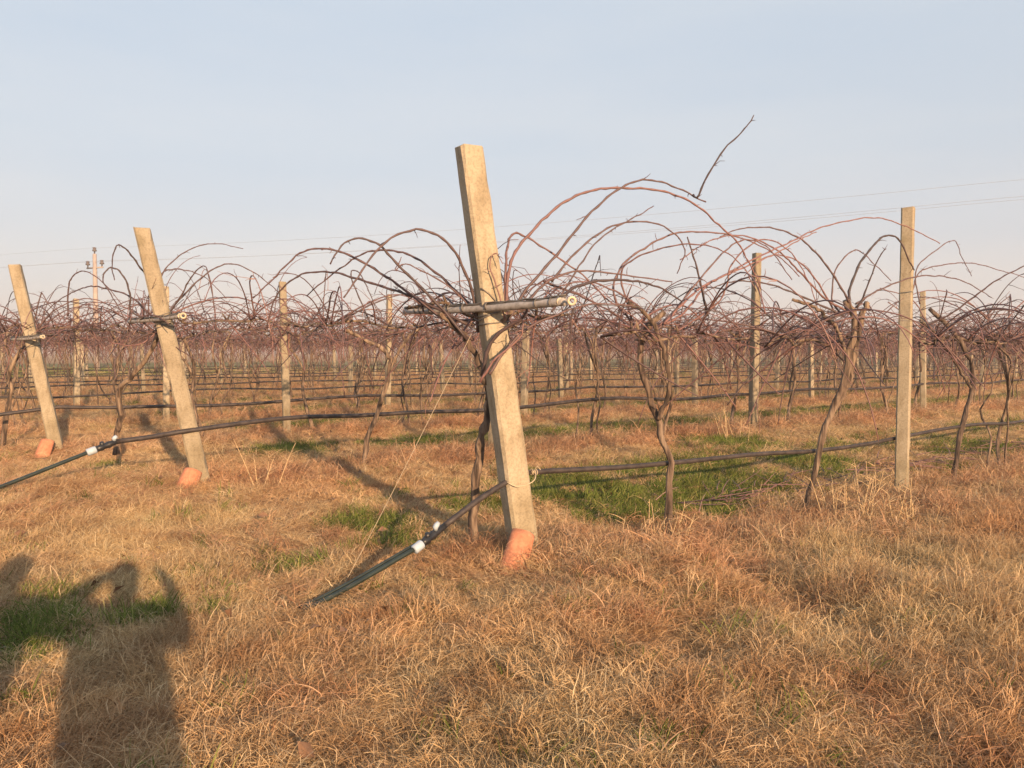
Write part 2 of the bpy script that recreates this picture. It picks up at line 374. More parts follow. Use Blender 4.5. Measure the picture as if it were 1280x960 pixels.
def build_grass():
    cs, ks = tuft_collection('straw', [blades(84, .14, .06, .17, .0036, 6.5, .24, 100 + i, upright=.42) for i in range(7)], M['straw'])
    cw, kw = tuft_collection('weed', [blades(64, .15, .18, .42, .0045, 6.5, .17, 200 + i, seg=6, upright=.62) for i in range(7)], M['weed'])
    cg, kg = tuft_collection('green', [blades(40, .11, .06, .13, .006, 4.0, .10, 300 + i, upright=.75) for i in range(5)], M['green'])
    # straw nearly everywhere
    x, y = sample(220, 4.2, 70, 1.5); g = green(x, y); st = strip(x, y); rt = rut(x, y)
    keep = (rng.uniform(size=len(x)) > np.clip((g - .45) * 2.6, 0, .80)) & (rng.uniform(size=len(x)) > rt * .75)
    x, y = x[keep], y[keep]; s, v = sv(x, y)
    long_ = .66 + .55 * np.clip((s + .8) / 1.5, 0, 1) * (v < .5) + 1.3 * (fbm(x * 1.9, y * 1.9, 77) - .5)
    long_ = long_ * (.12 + .88 * np.clip(np.hypot(x + .01, y - 4.88) / .42, 0, 1) ** 2)
    a = stuff(x, y, ks, .8, 1.25, long_ * (1 - .6 * rut(x, y)))
    scatter('dry_grass', *a, cs, 'short curled straw coloured winter grass covering the field', 'grass')
    # tall weeds on the strips under the rows and in shaggy clumps
    x, y = sample(120, 5.0, 60, 1.45); st = strip(x, y); s, v = sv(x, y)
    cl = fbm(x * 1.3, y * 1.3, 55)
    pr = np.clip(st * 1.25 * (cl + .35), 0, 1) + .55 * np.clip((cl - .44) * 5, 0, 1) * (v < 0) * np.clip((s + 1.5) / 1, 0, 1) + .22 * np.clip((cl - .56) * 6, 0, 1)
    mound = np.exp(-((x + 4.9) ** 2 + (y - 7.4) ** 2) / 1.5); pr = np.maximum(pr, .55 * mound)
    pr = pr * (1 - rut(x, y)) * np.where(green(x, y) > .55, .12, 1)
    keep = rng.uniform(size=len(x)) < pr; x, y = x[keep], y[keep]; st = st[keep]
    # keep the spot in front of each clay tile and pipe fitting fairly open
    lowf = np.ones(len(x))
    for (cx, cy, rr) in ((-.02, 4.85, .55), (-.35, 4.9, .5), (-.8, 4.55, .55), (-3.6, 8.2, .45), (-6.75, 10.85, .5), (-4.4, 8.0, .6)):
        lowf = np.minimum(lowf, .04 + .96 * np.clip(np.hypot(x - cx, y - cy) / rr, 0, 1) ** 2)
    a = stuff(x, y, kw, .65, 1.15, (.55 + .55 * st + .32 * np.exp(-((v[keep] + .65) / .55) ** 2) * np.clip((s[keep] - .3) / .6, 0, 1) + .35 * st * np.clip((y - 9) / 4, 0, 1)) * lowf, tilt=.2)
    scatter('tall_dry_grass', *a, cw, 'tall drooping brown winter weeds along the vine rows', 'weeds')
    # green patches
    x, y = sample(170, 5.0, 70, 1.5); g = green(x, y)
    keep = rng.uniform(size=len(x)) < np.minimum(np.clip((g - .40) * 2.4, 0, .85), np.where(sv(x, y)[1] > 0, .85, .6)) + .02; x, y = x[keep], y[keep]
    a = stuff(x, y, kg, .8, 1.3, np.full(len(x), 1.0))
    scatter('green_grass', *a, cg, 'patches of short fresh green grass in the lanes', 'grass')
build_grass()

# ------------------------------------------------------------------ posts
def shaft_mesh(h, w0, w1, lean, seed):
    """concrete post: chamfered square section, slight taper, chipped arrises; lean = (dx,dy) at the top"""
    g = np.random.default_rng(seed); m = MB(); n = 26; c = .22; V = []
    sec = np.array([(1, 1 - c), (1 - c, 1), (-1 + c, 1), (-1, 1 - c), (-1, -1 + c), (-1 + c, -1), (1 - c, -1), (1, -1 + c)]) * .5
    zs = np.concatenate([[-.35], np.linspace(0, 1, n) * h])
    for z in zs:
        t = max(0, z / h); w = w0 + (w1 - w0) * t
        q = sec * w * (1 + g.normal(0, .016, (8, 1)) - .10 * (g.uniform(size=(8, 1)) < .05))
        V += [(q[j, 0] + lean[0] * z / h, q[j, 1] + lean[1] * z / h, z + (g.normal(0, .006) if z == zs[-1] else 0)) for j in range(8)]
    L = len(zs); f = [(i * 8 + j, i * 8 + (j + 1) % 8, (i + 1) * 8 + (j + 1) % 8, (i + 1) * 8 + j) for i in range(L - 1) for j in range(8)]
    f.append(tuple(range((L - 1) * 8, L * 8))); return m.add(V, f)
def local(root, P):
    """world points into the root's own frame"""
    Mi = (Matrix.Translation(root.location) @ Matrix.Rotation(root.rotation_euler.z, 4, 'Z')).inverted()
    return np.array([list(Mi @ Vector([float(a) for a in p])) for p in P])
def end_post(i, h, lean, w0, w1, label, bar, ring_r):
    e = ENDS[i]; root = empty('trellis_post', (e[0], e[1], gz1(e)), ROW_ANG + R(-14))
    tag(root, label, 'post', 'leaning end posts of the vine rows')
    a = -R(-14); ln = (-lean * math.cos(a), -lean * math.sin(a))   # leans back along the row
    sm = shaft_mesh(h, w0, w1, ln, 40 + i); sm.build('shaft', M['concrete'], root, smooth=False)
    A, B = local(root, bar)
    t = np.linspace(0, 1, 24)[:, None]; P = A + (B - A) * t; P[:, 2] += -.012 * np.sin(t[:, 0] * np.pi)
    b = MB(); b.tube(P, np.linspace(.027, .022, 24) if i == 0 else .020, 10)
    cb = b.build('crossbar', M['galv'], root)
    wv = MB(); g = np.random.default_rng(i)
    for k in range(4):       # bundle of trellis wires lashed along the bar
        off = np.array([0, -.012 + .01 * k, .025 + .010 * (k % 2)])
        Q = P + off + g.normal(0, .004, P.shape); wv.tube(Q, .006, 5)
    for k in range(11):
        tt = g.uniform(.03, .97); c = A + (B - A) * tt; wv.ring(c, B - A, (.030 if i == 0 else .024), .004, 12, 5)
    wv.build('lashing_wire', M['wire'], cb)
    ax = (B - A) / np.linalg.norm(B - A)
    fc = local(root, [np.array([e[0], e[1], 0]) + np.array([.25, -1.0, -.05])])[0]; fc = fc / np.linalg.norm(fc)
    for k, dd in enumerate((.035, -.045)):
        MB().ring(A - ax * dd + np.array([0, 0, .004]) + (fc * .05 if k == 0 else fc * .02), fc + .3 * ax * (k + .4), ring_r * (1 if k == 0 else .75), ring_r * .38, 20, 8).build('insulator_ring', M['ring'], root)
    # wire wrapped round the shaft under the bar
    w = MB(); zc = (A[2] + B[2]) / 2
    for k in range(7):
        z = zc + g.uniform(-.14, .05); c = np.array([ln[0] * z / h, ln[1] * z / h, z])
        q = np.linspace(0, 2 * np.pi, 17); wd = (w0 + (w1 - w0) * z / h) * .5
        sq = np.stack([np.cos(q), np.sin(q)], 1); sq = sq / np.max(np.abs(sq), axis=1)[:, None] * (wd + .006); sq = np.clip(sq, -wd - .006, wd + .006)
        P2 = np.stack([c[0] + sq[:, 0], c[1] + sq[:, 1], z + .05 * g.normal() * np.cos(q) + .0 * q], 1); w.tube(P2, .0045, 5, cap=False)
    w.build('tie_wire', M['wire'], root)
    return root
def bar_pts(l, r):  # (px,py,Y) ends, right end first
    return [at(*r), at(*l)]
end_post(0, 2.84, .47, .190, .160, 'tall leaning concrete end post nearest the camera, clay tile at its foot', bar_pts((506, 390, 5.85), (706, 377, 4.80)), .022)
end_post(1, 2.74, .56, .185, .16, 'leaning concrete end post between the two other leaning end posts, black hose crossing it', bar_pts((161, 402, 8.55), (228, 395, 7.75)), .024)
end_post(2, 2.65, .46, .175, .15, 'leaning concrete end post farthest left, smallest of the three with clay tiles', bar_pts((14, 424, 11.0), (54, 421, 10.4)), .02)

line_posts = []
def shaft_data():
    return [shaft_mesh(h, .140 if k == 0 else .128, .130 if k == 0 else .118, (lx, ly), 500 + k).build('trellis_post', M['concrete'], smooth=False, data=True)
            for k, (h, lx, ly) in enumerate([(3.26, .03, .0), (2.6, -.05, .03), (2.85, .06, .04), (2.0, .0, -.05), (1.85, -.06, 0)])]
SH = shaft_data()
P2o = link('trellis_post', SH[0]); p = on_row(0, 5.21, -.11); P2o.location = (p[0], p[1], gz1(p)); P2o.rotation_euler = (0, R(.6), ROW_ANG + R(22))
tag(P2o, 'upright square concrete post in the nearest row on the right', 'post', 'upright line posts of the vineyard')
LP = {1: [3.94, 9.78, 16.3], 2: [3.39, 8.49, 13.85, 19.0, 24.4, 30]}
pv = {(1, 0): 1, (1, 1): 0, (1, 2): 2, (2, 0): 1, (3, 1): 2}
NEARP = {(1, 0): 'upright concrete post partly hidden behind the near leaning end post', (1, 1): 'upright concrete post under the tallest reddish canes, second row',
         (1, 2): 'slim upright concrete post just right of the big square post', (2, 0): 'pale upright concrete post between the two nearest leaning posts'}
ordw = ['first', 'second', 'third', 'fourth', 'fifth', 'sixth', 'seventh', 'eighth', 'ninth', 'tenth', 'eleventh', 'twelfth']
cnt = 1
def in_view(p, m=.72): return p[1] > 2 and abs(p[0]) < m * p[1] + .5
for i in range(1, NROWS):
    ss = LP.get(i)
    if ss is None:
        o_ = 3.2 + .3 * math.sin(i * 2.3); ss = [o_ + 5.25 * k + random.uniform(-.2, .2) for k in range(-1, 40)]; ss = [q for q in ss if q > -.5]
    for k, s in enumerate(ss):
        p = on_row(i, s, random.uniform(-.05, .05))
        if not in_view(p): continue
        v = pv.get((i, k), random.choice((3, 4, 3, 4, 3, 4, 1, 2)))
        o = link('trellis_post', SH[v]); o.location = (p[0], p[1], gz1(p)); o.rotation_euler = (random.uniform(-.015, .015), random.uniform(-.015, .015), ROW_ANG + random.uniform(-.3, .5))
        sc = random.uniform(.94, 1.03) if (i, k) not in pv else 1; o.scale = (1, 1, sc)
        lab = NEARP.get((i, k)) or (('slim concrete post, number %s from the near end of the third row' % ordw[k]) if i == 2 else 'slim pale concrete post in the %s row back from the camera' % ordw[i])
        tag(o, lab, 'post', 'upright line posts of the vineyard' if i < 3 else 'line posts of the %s vine row' % ordw[i]); cnt += 1
print('posts', cnt)

# ------------------------------------------------------------------ clay tiles leaning at the end posts
def tile(c_top, c_bot, w, label):
    top, bot = np.array(c_top), np.array(c_bot); ax = top - bot; L = np.linalg.norm(ax); ax /= L
    u = np.cross(ax, (0.15, -1, 0.1)); u /= np.linalg.norm(u); f = np.cross(u, ax)
    if f[1] > 0: f = -f
    m = MB(); n, k = 10, 14; V = []
    for sgn, th in ((1, 0), (-1, .016)):
        for i in range(n + 1):
            t = i / n; r = w * .5 * (1.08 - .16 * t) - th
            for j in range(k + 1):
                a = (j / k - .5) * math.pi * .98
                V.append(ax * L * (t - .5) + u * math.sin(a) * r + f * (math.cos(a) * r * .85 - w * .3) + f * .003 * math.sin(7 * t + 3 * a))
    W = k + 1; S = (n + 1) * W; F_ = []
    for i in range(n):
        for j in range(k):
            a = i * W + j; F_ += [(a, a + 1, a + W + 1, a + W), (S + a, S + a + W, S + a + W + 1, S + a + 1)]
    for j in range(k):
        F_ += [(j, S + j, S + j + 1, j + 1), (n * W + j, n * W + j + 1, S + n * W + j + 1, S + n * W + j)]
    for i in range(n):
        a = i * W; F_ += [(a, a + W, S + a + W, S + a), (a + k, S + a + k, S + a + k + W, a + k + W)]
    m.add(V, F_); o = m.build('roof_tile', M['terracotta']); o.location = [float(q) for q in (top + bot) / 2]
    tag(o, label, 'roof tile', 'clay roof tiles leaning at the end posts')
    return o
tile(at(657, 664, 5.27), at(637, 732, 5.06), .185, 'orange clay roof tile leaning at the foot of the near post')
tile(at(241, 586, 8.28), at(229, 614, 8.15), .21, 'dusty pink clay tile at the foot of the middle leaning post')
tile(at(58, 549, 10.8), at(46, 583, 10.6), .20, 'faded clay tile at the foot of the leftmost leaning post')

# ------------------------------------------------------------------ hoses
def hose_run(i, z, s0, s1, g):
    s = np.arange(s0, s1, .9); P = []
    for q in s:
        p = on_row(i, q, .12 * math.sin(q * .7 + i) * .3); P.append((p[0], p[1], z + gz1(p) * .5 + .025 * math.sin(q * 1.15 + i) + g.normal(0, .008)))
    return np.array(P)
def row_len(i):
    s = 0
    while in_view(on_row(i, s), .8) or s < 8:
        s += 2
        if s > 260: break
    return s
def hose(i, label):
    g = np.random.default_rng(60 + i); e = ENDS[i]
    root = empty('irrigation_hose', (e[0], e[1], 0)); tag(root, label, 'irrigation hose', 'black irrigation hoses along the vine rows')
    base = np.array([e[0], e[1], 0])
    if i == 0:
        a = np.array(at(377, 776, 4.3)); a[2] = gz1(a) + .03; b = at(522, 684, 4.88); c = at(556, 657, 5.04); d = at(634, 602, 5.40)
        k = at(667, 590, 5.66); run = hose_run(i, .615, 1.0, row_len(i), g)
        main = cr(np.vstack([[c], [at(598, 625, 5.22)], [d], [at(650, 595, 5.44)], [k], run]), 90); rad = .021
    elif i == 1:
        a = np.array(at(-60, 672, 7.0)); a[2] = gz1(a) + .03; b = at(114, 564, 7.95); c = at(146, 552, 8.1); d = at(238, 538, 8.30)
        run = hose_run(i, .69, 1.0, row_len(i), g); main = cr(np.vstack([[c], [at(190, 546, 8.2)], [d], run]), 110); rad = .026
    else:
        s0 = np.array([*(e - DIR * 2.6 - np.array([.6, .2])), 0]); s0[2] = gz1(s0); a, b, c = s0, None, None
        run = hose_run(i, .64, -.3, row_len(i), g); main = cr(np.vstack([[s0], [(s0 + run[0]) / 2 + np.array([0, 0, .08])], run]), 60 + 6 * i); rad = .025 if i < 3 else .019
    MB().tube(main - base, rad, 8).build('hose', M['hose'], root)
    if i < 2:
        P = cr([a, (a * .65 + b * .35) - np.array([0, 0, .012]), b], 14) - base
        rr = .0155 if i == 0 else .020
        pp = MB().tube(P, rr, 10).build('pipe', M['pipe'], root)
        if i == 0:
            MB().tube(P + np.array([-.018, .018, .014]), .010, 7).build('side_tube', M['pipe'], pp)
        ax = (c - b) / np.linalg.norm(c - b); b0 = b - base; L = np.linalg.norm(c - b); q = 1 if i == 0 else 1.25
        MB().tube([b0 - ax * .035 * q, b0 - ax * .03 * q, b0 + ax * .035 * q, b0 + ax * .04 * q], np.array([.023, .031, .031, .026]) * q, 14).build('coupling', M['white'], root)
        v = MB(); v.tube([b0 + ax * .04 * q, b0 + ax * .06 * q, b0 + ax * .09 * q, b0 + ax * .10 * q, b0 + ax * .14 * q, b0 + ax * .16 * q, b0 + ax * (L + .01)], np.array([.026, .026, .032, .022, .03, .025, .020]) * q, 12)
        up = np.array([.0, -.35, 1.0]); up /= np.linalg.norm(up)
        v.tube([b0 + ax * .09 * q, b0 + ax * .09 * q + up * .045 * q], .017 * q, 10); vo = v.build('valve', M['black'], root)
        kb = MB(); o = b0 + ax * (.165 if i == 0 else .19) * q; kb.tube([o + up * .02, o + up * .045, o + up * .05 + ax * .01, o + up * .06 + ax * .03], np.array([.014, .019, .019, .013]) * q, 10); kb.build('cap', M['white'], vo)
    if i == 0:      # pale twine that ties the hose to the post
        t = MB(); c0 = at(668, 590, 5.60) - base
        t.tube(cr([at(634, 603, 5.37) - base, at(645, 608, 5.36) - base, at(658, 606, 5.40) - base, at(668, 600, 5.48) - base, at(670, 590, 5.62) - base], 14), .004, 5)
        for k in range(3): t.ring(c0 + np.array([.015 * k - .02, .0, 0]), (1, .7, .1), .022, .003, 12, 5)
        t.tube(cr([c0 + np.array([.0, -.02, .02]), c0 + np.array([.02, -.03, .045]), c0 + np.array([.045, -.03, .02])], 8), .0025, 4)
        t.build('twine', M['twine'], root)
    return root
HL = ['thick black hose sloping up past the near post with white coupling', 'black hose with white coupling across the middle leaning post', 'black hose hanging along the third vine row past leftmost post']
for i in range(NROWS):
    hose(i, HL[i] if i < 3 else 'thin dark hose hanging along the %s vine row back' % ordw[i])

# ------------------------------------------------------------------ wires
def wire(name, P, r, mat, label, cat, group=None, n=40):
    P = np.asarray(P); o = MB().tube(cr(P, n) - P[0], r, 5).build(name, mat); o.location = [float(q) for q in P[0]]; return tag(o, label, cat, group)
wire('anchor_wire', [at(589, 418, 5.22), at(535, 527, 5.02), at(480, 636, 4.85), np.array([*at(424, 748, 4.68)[:2], gz1(at(424, 748, 4.68))])], 0.0020, M['cord'], 'pale taut anchor wire from the near leaning post to the grass', 'wire')
for i in range(4):
    for side, w in ((-.33, 'near'), (.33, 'far')):
        L = row_len(i); P = [(*on_row(i, s, side), 1.83 + .012 * math.sin(s * 2)) for s in np.linspace(-.15, L, 14)]
        wire('trellis_wire', P, .0026, M['wire'], 'thin steel trellis wire on the %s side of the %s vine row' % (w, ('nearest', 'second', 'third', 'fourth')[i]), 'wire', 'trellis wires carrying the canes')
def power_pole():
    b = np.array(at(121, 440, 63.0)); root = empty('power_pole', (b[0], b[1], 0), R(-25)); tag(root, 'distant slender power pole with crossarm and three insulators', 'power pole')
    H = CAM_H + 130 * 63 / F + .05; k = 63 / F
    m = MB(); m.tube([(0, 0, -.5), (0, 0, H - .6)], np.array([.26, .15]), 8); m.build('mast', M['mast'], root)
    MB().tube([(-.95, 0, H - 1.72), (.95, 0, H - 1.72)], .07, 6).build('crossarm', M['mast'], root)
    tops = []
    for x, z in ((0, H - .6), (-.85, H - 1.68), (.85, H - 1.68)):
        MB().tube([(x, 0, z), (x, 0, z + .2), (x, 0, z + .22), (x, 0, z + .34), (x, 0, z + .36), (x, 0, z + .5), (x, 0, z + .55)], np.array([.05, .05, .17, .17, .1, .16, .06]), 10).build('insulator', M['insul'], root)
        w = Matrix.Rotation(R(-25), 4, 'Z') @ Vector((x, 0, z + .5)); tops.append(np.array([b[0] + w.x, b[1] + w.y, w.z]))
    return tops
tops = power_pole()
for k, ((xr, yr, dr), lab) in enumerate((((1290, 223, 36.0), 'upper'), ((1290, 244, 35.0), 'middle'), ((1290, 248, 37.0), 'lowest'))):
    A, B = tops[k], at(xr, yr, dr); d = B - A; P = []
    for t in np.linspace(-.45, 1.12, 24): q = A + d * t; q = q + np.array([0, 0, -1.1 * 4 * t * (1 - t) * (1 if t > 0 else .0) * .5 if 0 <= t <= 1 else 0]); P.append(q)
    wire('power_line', P, .0075, M['line'], 'faint %s overhead power wire strung across the sky' % lab, 'power line', 'overhead power wires', 70)

# ------------------------------------------------------------------ vines
def cane_geo(m, P, r0, r1, g, k=5, tint=None, nodes=True, lat=2, ls=1.0, knob=None):
    n = len(P); t = np.linspace(0, 1, n); r = r0 + (r1 - r0) * t ** .9
    if nodes: r = r * (1 + .16 * (np.arange(n) % 3 == 0) * 1.0)
    if knob: r = r * (1 + knob * (np.arange(n) % 2 == 0))
    tint = np.clip(g.normal(.5, .22), 0, 1) if tint is None else tint
    m.tube(P, r, k, np.clip(tint + .15 * (t.repeat(k) - .5), 0, 1))
    for _ in range(lat):
        i = g.integers(2, n - 1); d = P[min(i + 1, n - 1)] - P[i - 1]; d /= np.linalg.norm(d) + 1e-9
        e = d * .5 + g.normal(0, .7, 3); e[2] += .25; e /= np.linalg.norm(e); L = g.uniform(.06, .4) * (1 if g.uniform() < .6 else .35) * ls
        Q = [P[i]]
        for s in range(5): e = e + g.normal(0, .22, 3) + np.array([0, 0, -.08]); e /= np.linalg.norm(e); Q.append(Q[-1] + e * L / 5)
        m.tube(np.array(Q), np.linspace(max(r1, .0035), .0018, 6), 3, np.clip(tint + .1, 0, 1))
    return m
def arc(start, az, el, L, g, n=16, grav=1.2, wob=.05):
    d = np.array([math.cos(az) * math.cos(el), math.sin(az) * math.cos(el), math.sin(el)]); P = [np.array(start, float)]; st = L / n
    drift = g.normal(0, .25, 3) * .6
    for i in range(n):
        t = i / n; d = d + np.array([0, 0, -grav * st * (.35 + 1.1 * t)]) + drift * st + g.normal(0, wob, 3) * (st * 8) ** .5 * .5
        d /= np.linalg.norm(d); P.append(P[-1] + d * st)
    return np.array(P)
def gen_vine(seed, n=16, k=5, ncane=24, lat=3, fork=True):
    """local frame: row along X. returns trunk MB, two cordon MBs, list of cane MBs"""
    g = np.random.default_rng(seed); h = g.uniform(1.68, 1.85)
    tr = MB(); lean = g.normal(0, .16); sway = g.normal(0, .12)
    zs = np.linspace(-.1, h, 9); P = np.array([(lean * (z / h) + .075 * math.sin(z * 5 + seed) * g.uniform(.5, 1.3), sway * z / h * .5 + .065 * math.cos(z * 4.3 + seed), z) for z in zs]); P[0, :2] = P[1, :2]
    r0 = g.uniform(.022, .035)
    tr.tube(cr(P, 22), np.linspace(r0 * 1.15, r0 * .8, 22) * (1 + g.normal(0, .09, 22)), max(5, k + 2), .5)
    for _f in range(int(g.integers(0, 3)) if fork else 0):     # thin suckers and second stems from the ground
        bx, by = g.normal(0, .22), g.normal(0, .12); tp = np.array([g.normal(0, .4), g.normal(0, .12), g.uniform(1.2, 1.8)])
        Q = [np.array([bx, by, -.05]) + (tp - np.array([bx, by, 0])) * q + (g.normal(0, .05, 3) * (1, 1, 0) if 0 < q < 1 else 0) for q in np.linspace(0, 1, 6)]
        tr.tube(cr(Q, 14), np.linspace(g.uniform(.012, .022), .009, 14), max(4, k), .55)
    for _f in range(int(g.integers(1, 4)) if fork else 0):
        j = g.integers(2, 6); Q = P[j:].copy(); Q[1:, 0] += np.linspace(.1, .28, len(Q) - 1) * g.choice([-1, 1]); Q[1:, 1] += g.normal(0, .05, len(Q) - 1)
        tr.tube(cr(Q, 12), np.linspace(r0 * .7, r0 * .6, 12), max(5, k + 1), .6)
    top = P[-1]; cords = []; starts = []
    for sgn in (-1, 1):
        L = g.uniform(.7, 1.1); Q = [top]
        for q in np.linspace(.2, 1, 5): Q.append(np.array([top[0] + sgn * L * q, top[1] * (1 - q) + g.normal(0, .07) + .1 * g.choice([-1, 1]) * q, 1.80 + g.normal(0, .035)]))
        C = cr(Q, 14); c = MB().tube(C, np.linspace(r0 * .62, r0 * .35, 14) * (1 + g.normal(0, .12, 14)), max(4, k), .45); cords.append(c); starts += [C[q] for q in range(1, 14)]
        for q in range(6):   # short old spurs
            b = C[g.integers(2, 14)]; e = g.normal(0, .6, 3); e[2] = abs(e[2]); c.tube([b, b + e * .05, b + e * .09], [.014, .012, .007], 4, .3)
    canes = []
    for i in range(ncane):
        s = starts[g.integers(0, len(starts))]; side = g.choice([-1, 1]); kind = g.uniform()
        az = side * math.pi / 2 + g.normal(0, .9)
        if kind < .48: L, el, gr = g.uniform(1.2, 2.3), g.uniform(.45, 1.12), g.uniform(1.1, 1.8)     # high arch
        elif kind < .68: L, el, gr = g.uniform(.6, 1.4), g.uniform(-.1, .6), g.uniform(.7, 1.6)   # flat and drooping
        elif kind < .88: L, el, gr = g.uniform(.35, .95 if k > 4 else 1.2), g.uniform(-1.3, -.3), g.uniform(-.1, .5)   # hanging
        else: L, el, gr = g.uniform(.25, .7), g.uniform(.1, 1.3), g.uniform(.3, 1.0)
        c = MB(); P = arc(s, az, el, L, g, n, gr, .07); cane_geo(c, P, g.uniform(.0075, .0115) * (1 if k > 4 else 1.15), .0042, g, k, None, True, lat); canes.append(c)
    tw = MB()
    for i in range(int(ncane * 1.2)):     # fine tangle of laterals round the cordon
        s = starts[g.integers(0, len(starts))] + g.normal(0, .1, 3); P = arc(s, g.uniform(0, 6.28), g.uniform(-.8, .9), g.uniform(.2, .8), g, max(6, n // 2), g.uniform(-.3, 1.5), .16)
        cane_geo(tw, P, .0055, .0025, g, max(3, k - 2), None, False, 1)
    return tr, cords, canes, tw
def merge(mbs):
    m = MB()
    for q in mbs:
        o = 0
        V = np.concatenate(q.v); T = np.concatenate(q.t); m.add(V, q.f, T)
    return m
print('vines...')
FULL = []
for sd in (11, 23, 37, 41):
    tr, co, ca, tw = gen_vine(sd, 15, 5, 32, 3)
    FULL.append((tr.build('trunk', M['bark'], data=True), [c.build('cordon', M['bark'], data=True) for c in co], [c.build('cane', M['cane'], data=True) for c in ca], tw.build('twigs', M['cane'], data=True)))
MID = []
for sd in (51, 62, 73, 84, 95, 106):
    tr, co, ca, tw = gen_vine(sd, 11, 4, 38, 2); MID.append((merge([tr] + co).build('trunk', M['bark'], data=True), merge(ca + [tw]).build('canes', M['cane'], data=True)))
LOW = []
for sd in (151, 162, 173, 184, 195):
    tr, co, ca, tw = gen_vine(sd, 9, 3, 32, 1, True); me = merge([tr] + co).build('grape_vine', M['bark'], data=True)
    c = merge(ca + [tw]); b = merge([tr] + co); n0 = len(b.f); z = merge([b, c]); me = z.build('grape_vine', M['bark'], data=True); me.materials.append(M['cane'])
    me.polygons.foreach_set('material_index', [0] * n0 + [1] * (len(z.f) - n0)); LOW.append(me)
VG = 'dormant grape vines of the %s row'
def full_vine(p, label, grp, v, rz, sc=1.0, trunk=True, keep=1.0):
    tr, co, ca, tw = FULL[v]; root = empty('grape_vine', (p[0], p[1], gz1(p)), rz, sc); tag(root, label, 'grape vine', grp)
    if trunk: link('trunk', tr, root)
    for c in co: link('cordon', c, root)
    for c in ca[:int(len(ca) * keep)]: link('cane', c, root)
    t = link('twigs', tw, root); tag(t, kind='stuff'); return root
def hero_vine(base, stems, label, canes, grp, v, rz, thick, keep=.6, tints=.5, s_off=0):
    """a near vine whose trunk and main canes follow the photo; stems, canes: lists of points (world)"""
    root = empty('grape_vine', (base[0], base[1], gz1(base)), 0); tag(root, label, 'grape vine', grp); b = np.array([base[0], base[1], gz1(base)])
    g = np.random.default_rng(int(abs(base[0]) * 1000) + 5); m = MB()
    for st, (ra, rb) in zip(stems, thick):
        st = np.vstack([st[0] - np.array([0, 0, .22]), st]) if st is stems[0] else st
        P = cr(st, 26) - b; P[1:-1] += g.normal(0, .006, P[1:-1].shape); m.tube(P, np.linspace(ra, rb, 26) * (1 + g.normal(0, .10, 26)) * (1 + (.35 * np.exp(-np.arange(26) / 2.5) if st is not None and ra > .025 else 0)), 12, tints)
    m.build('trunk', M['bark'], root)
    tr, co, ca, tw = FULL[v]; Rz = Matrix.Rotation(rz, 4, 'Z'); off = stems[0][-1] - b if s_off is None else np.array([0, 0, 0])
    low = [c for c in ca if max(v.co.z for v in c.vertices) < (2.1 if label.startswith('gnarled') else 2.36)]
    for me in co + low[:int(len(low) * keep * 1.25)]:
        o = link('cordon' if me in co else 'cane', me, root); o.rotation_euler.z = rz; o.location = [float(q) for q in off * np.array([1, 1, 0])]
    o = link('twigs', tw, root); o.rotation_euler.z = rz; tag(o, kind='stuff'); o.location = [float(q) for q in off * np.array([1, 1, 0])]
    for P, r, t in canes:
        n = max(14, int(np.sum(np.linalg.norm(np.diff(P, axis=0), axis=1)) / .045)); Q = cr(P, n) - b; Q[1:] += g.normal(0, .0016, Q[1:].shape)
        c = MB(); zz = np.cross(np.gradient(Q, axis=0), (0, 1, 0)); zz /= np.linalg.norm(zz, axis=1)[:, None] + 1e-9; Q = Q + zz * (.0017 * np.where(np.arange(n) % 4 < 2, 1, -1))[:, None]
        cane_geo(c, Q, r * .84, r * .36, g, 7, t, False, 8, .24, .30); c.build('cane', M['cane'], root)
    return root
def tr_(pts, d0, d1=None, plane=None, bow=0.0):
    """trace: image points placed at their real depth (d0 to d1, or on a row's plane)"""
    n = len(pts); out = []
    for i, (x, y) in enumerate(pts):
        t = i / (n - 1); d = row_depth(plane, x) if plane is not None else d0 + ((d1 if d1 is not None else d0) - d0) * t
        out.append(at(x, y, d + (d0 if plane is not None else 0) * t + bow * math.sin(math.pi * t)))
    return np.array(out)
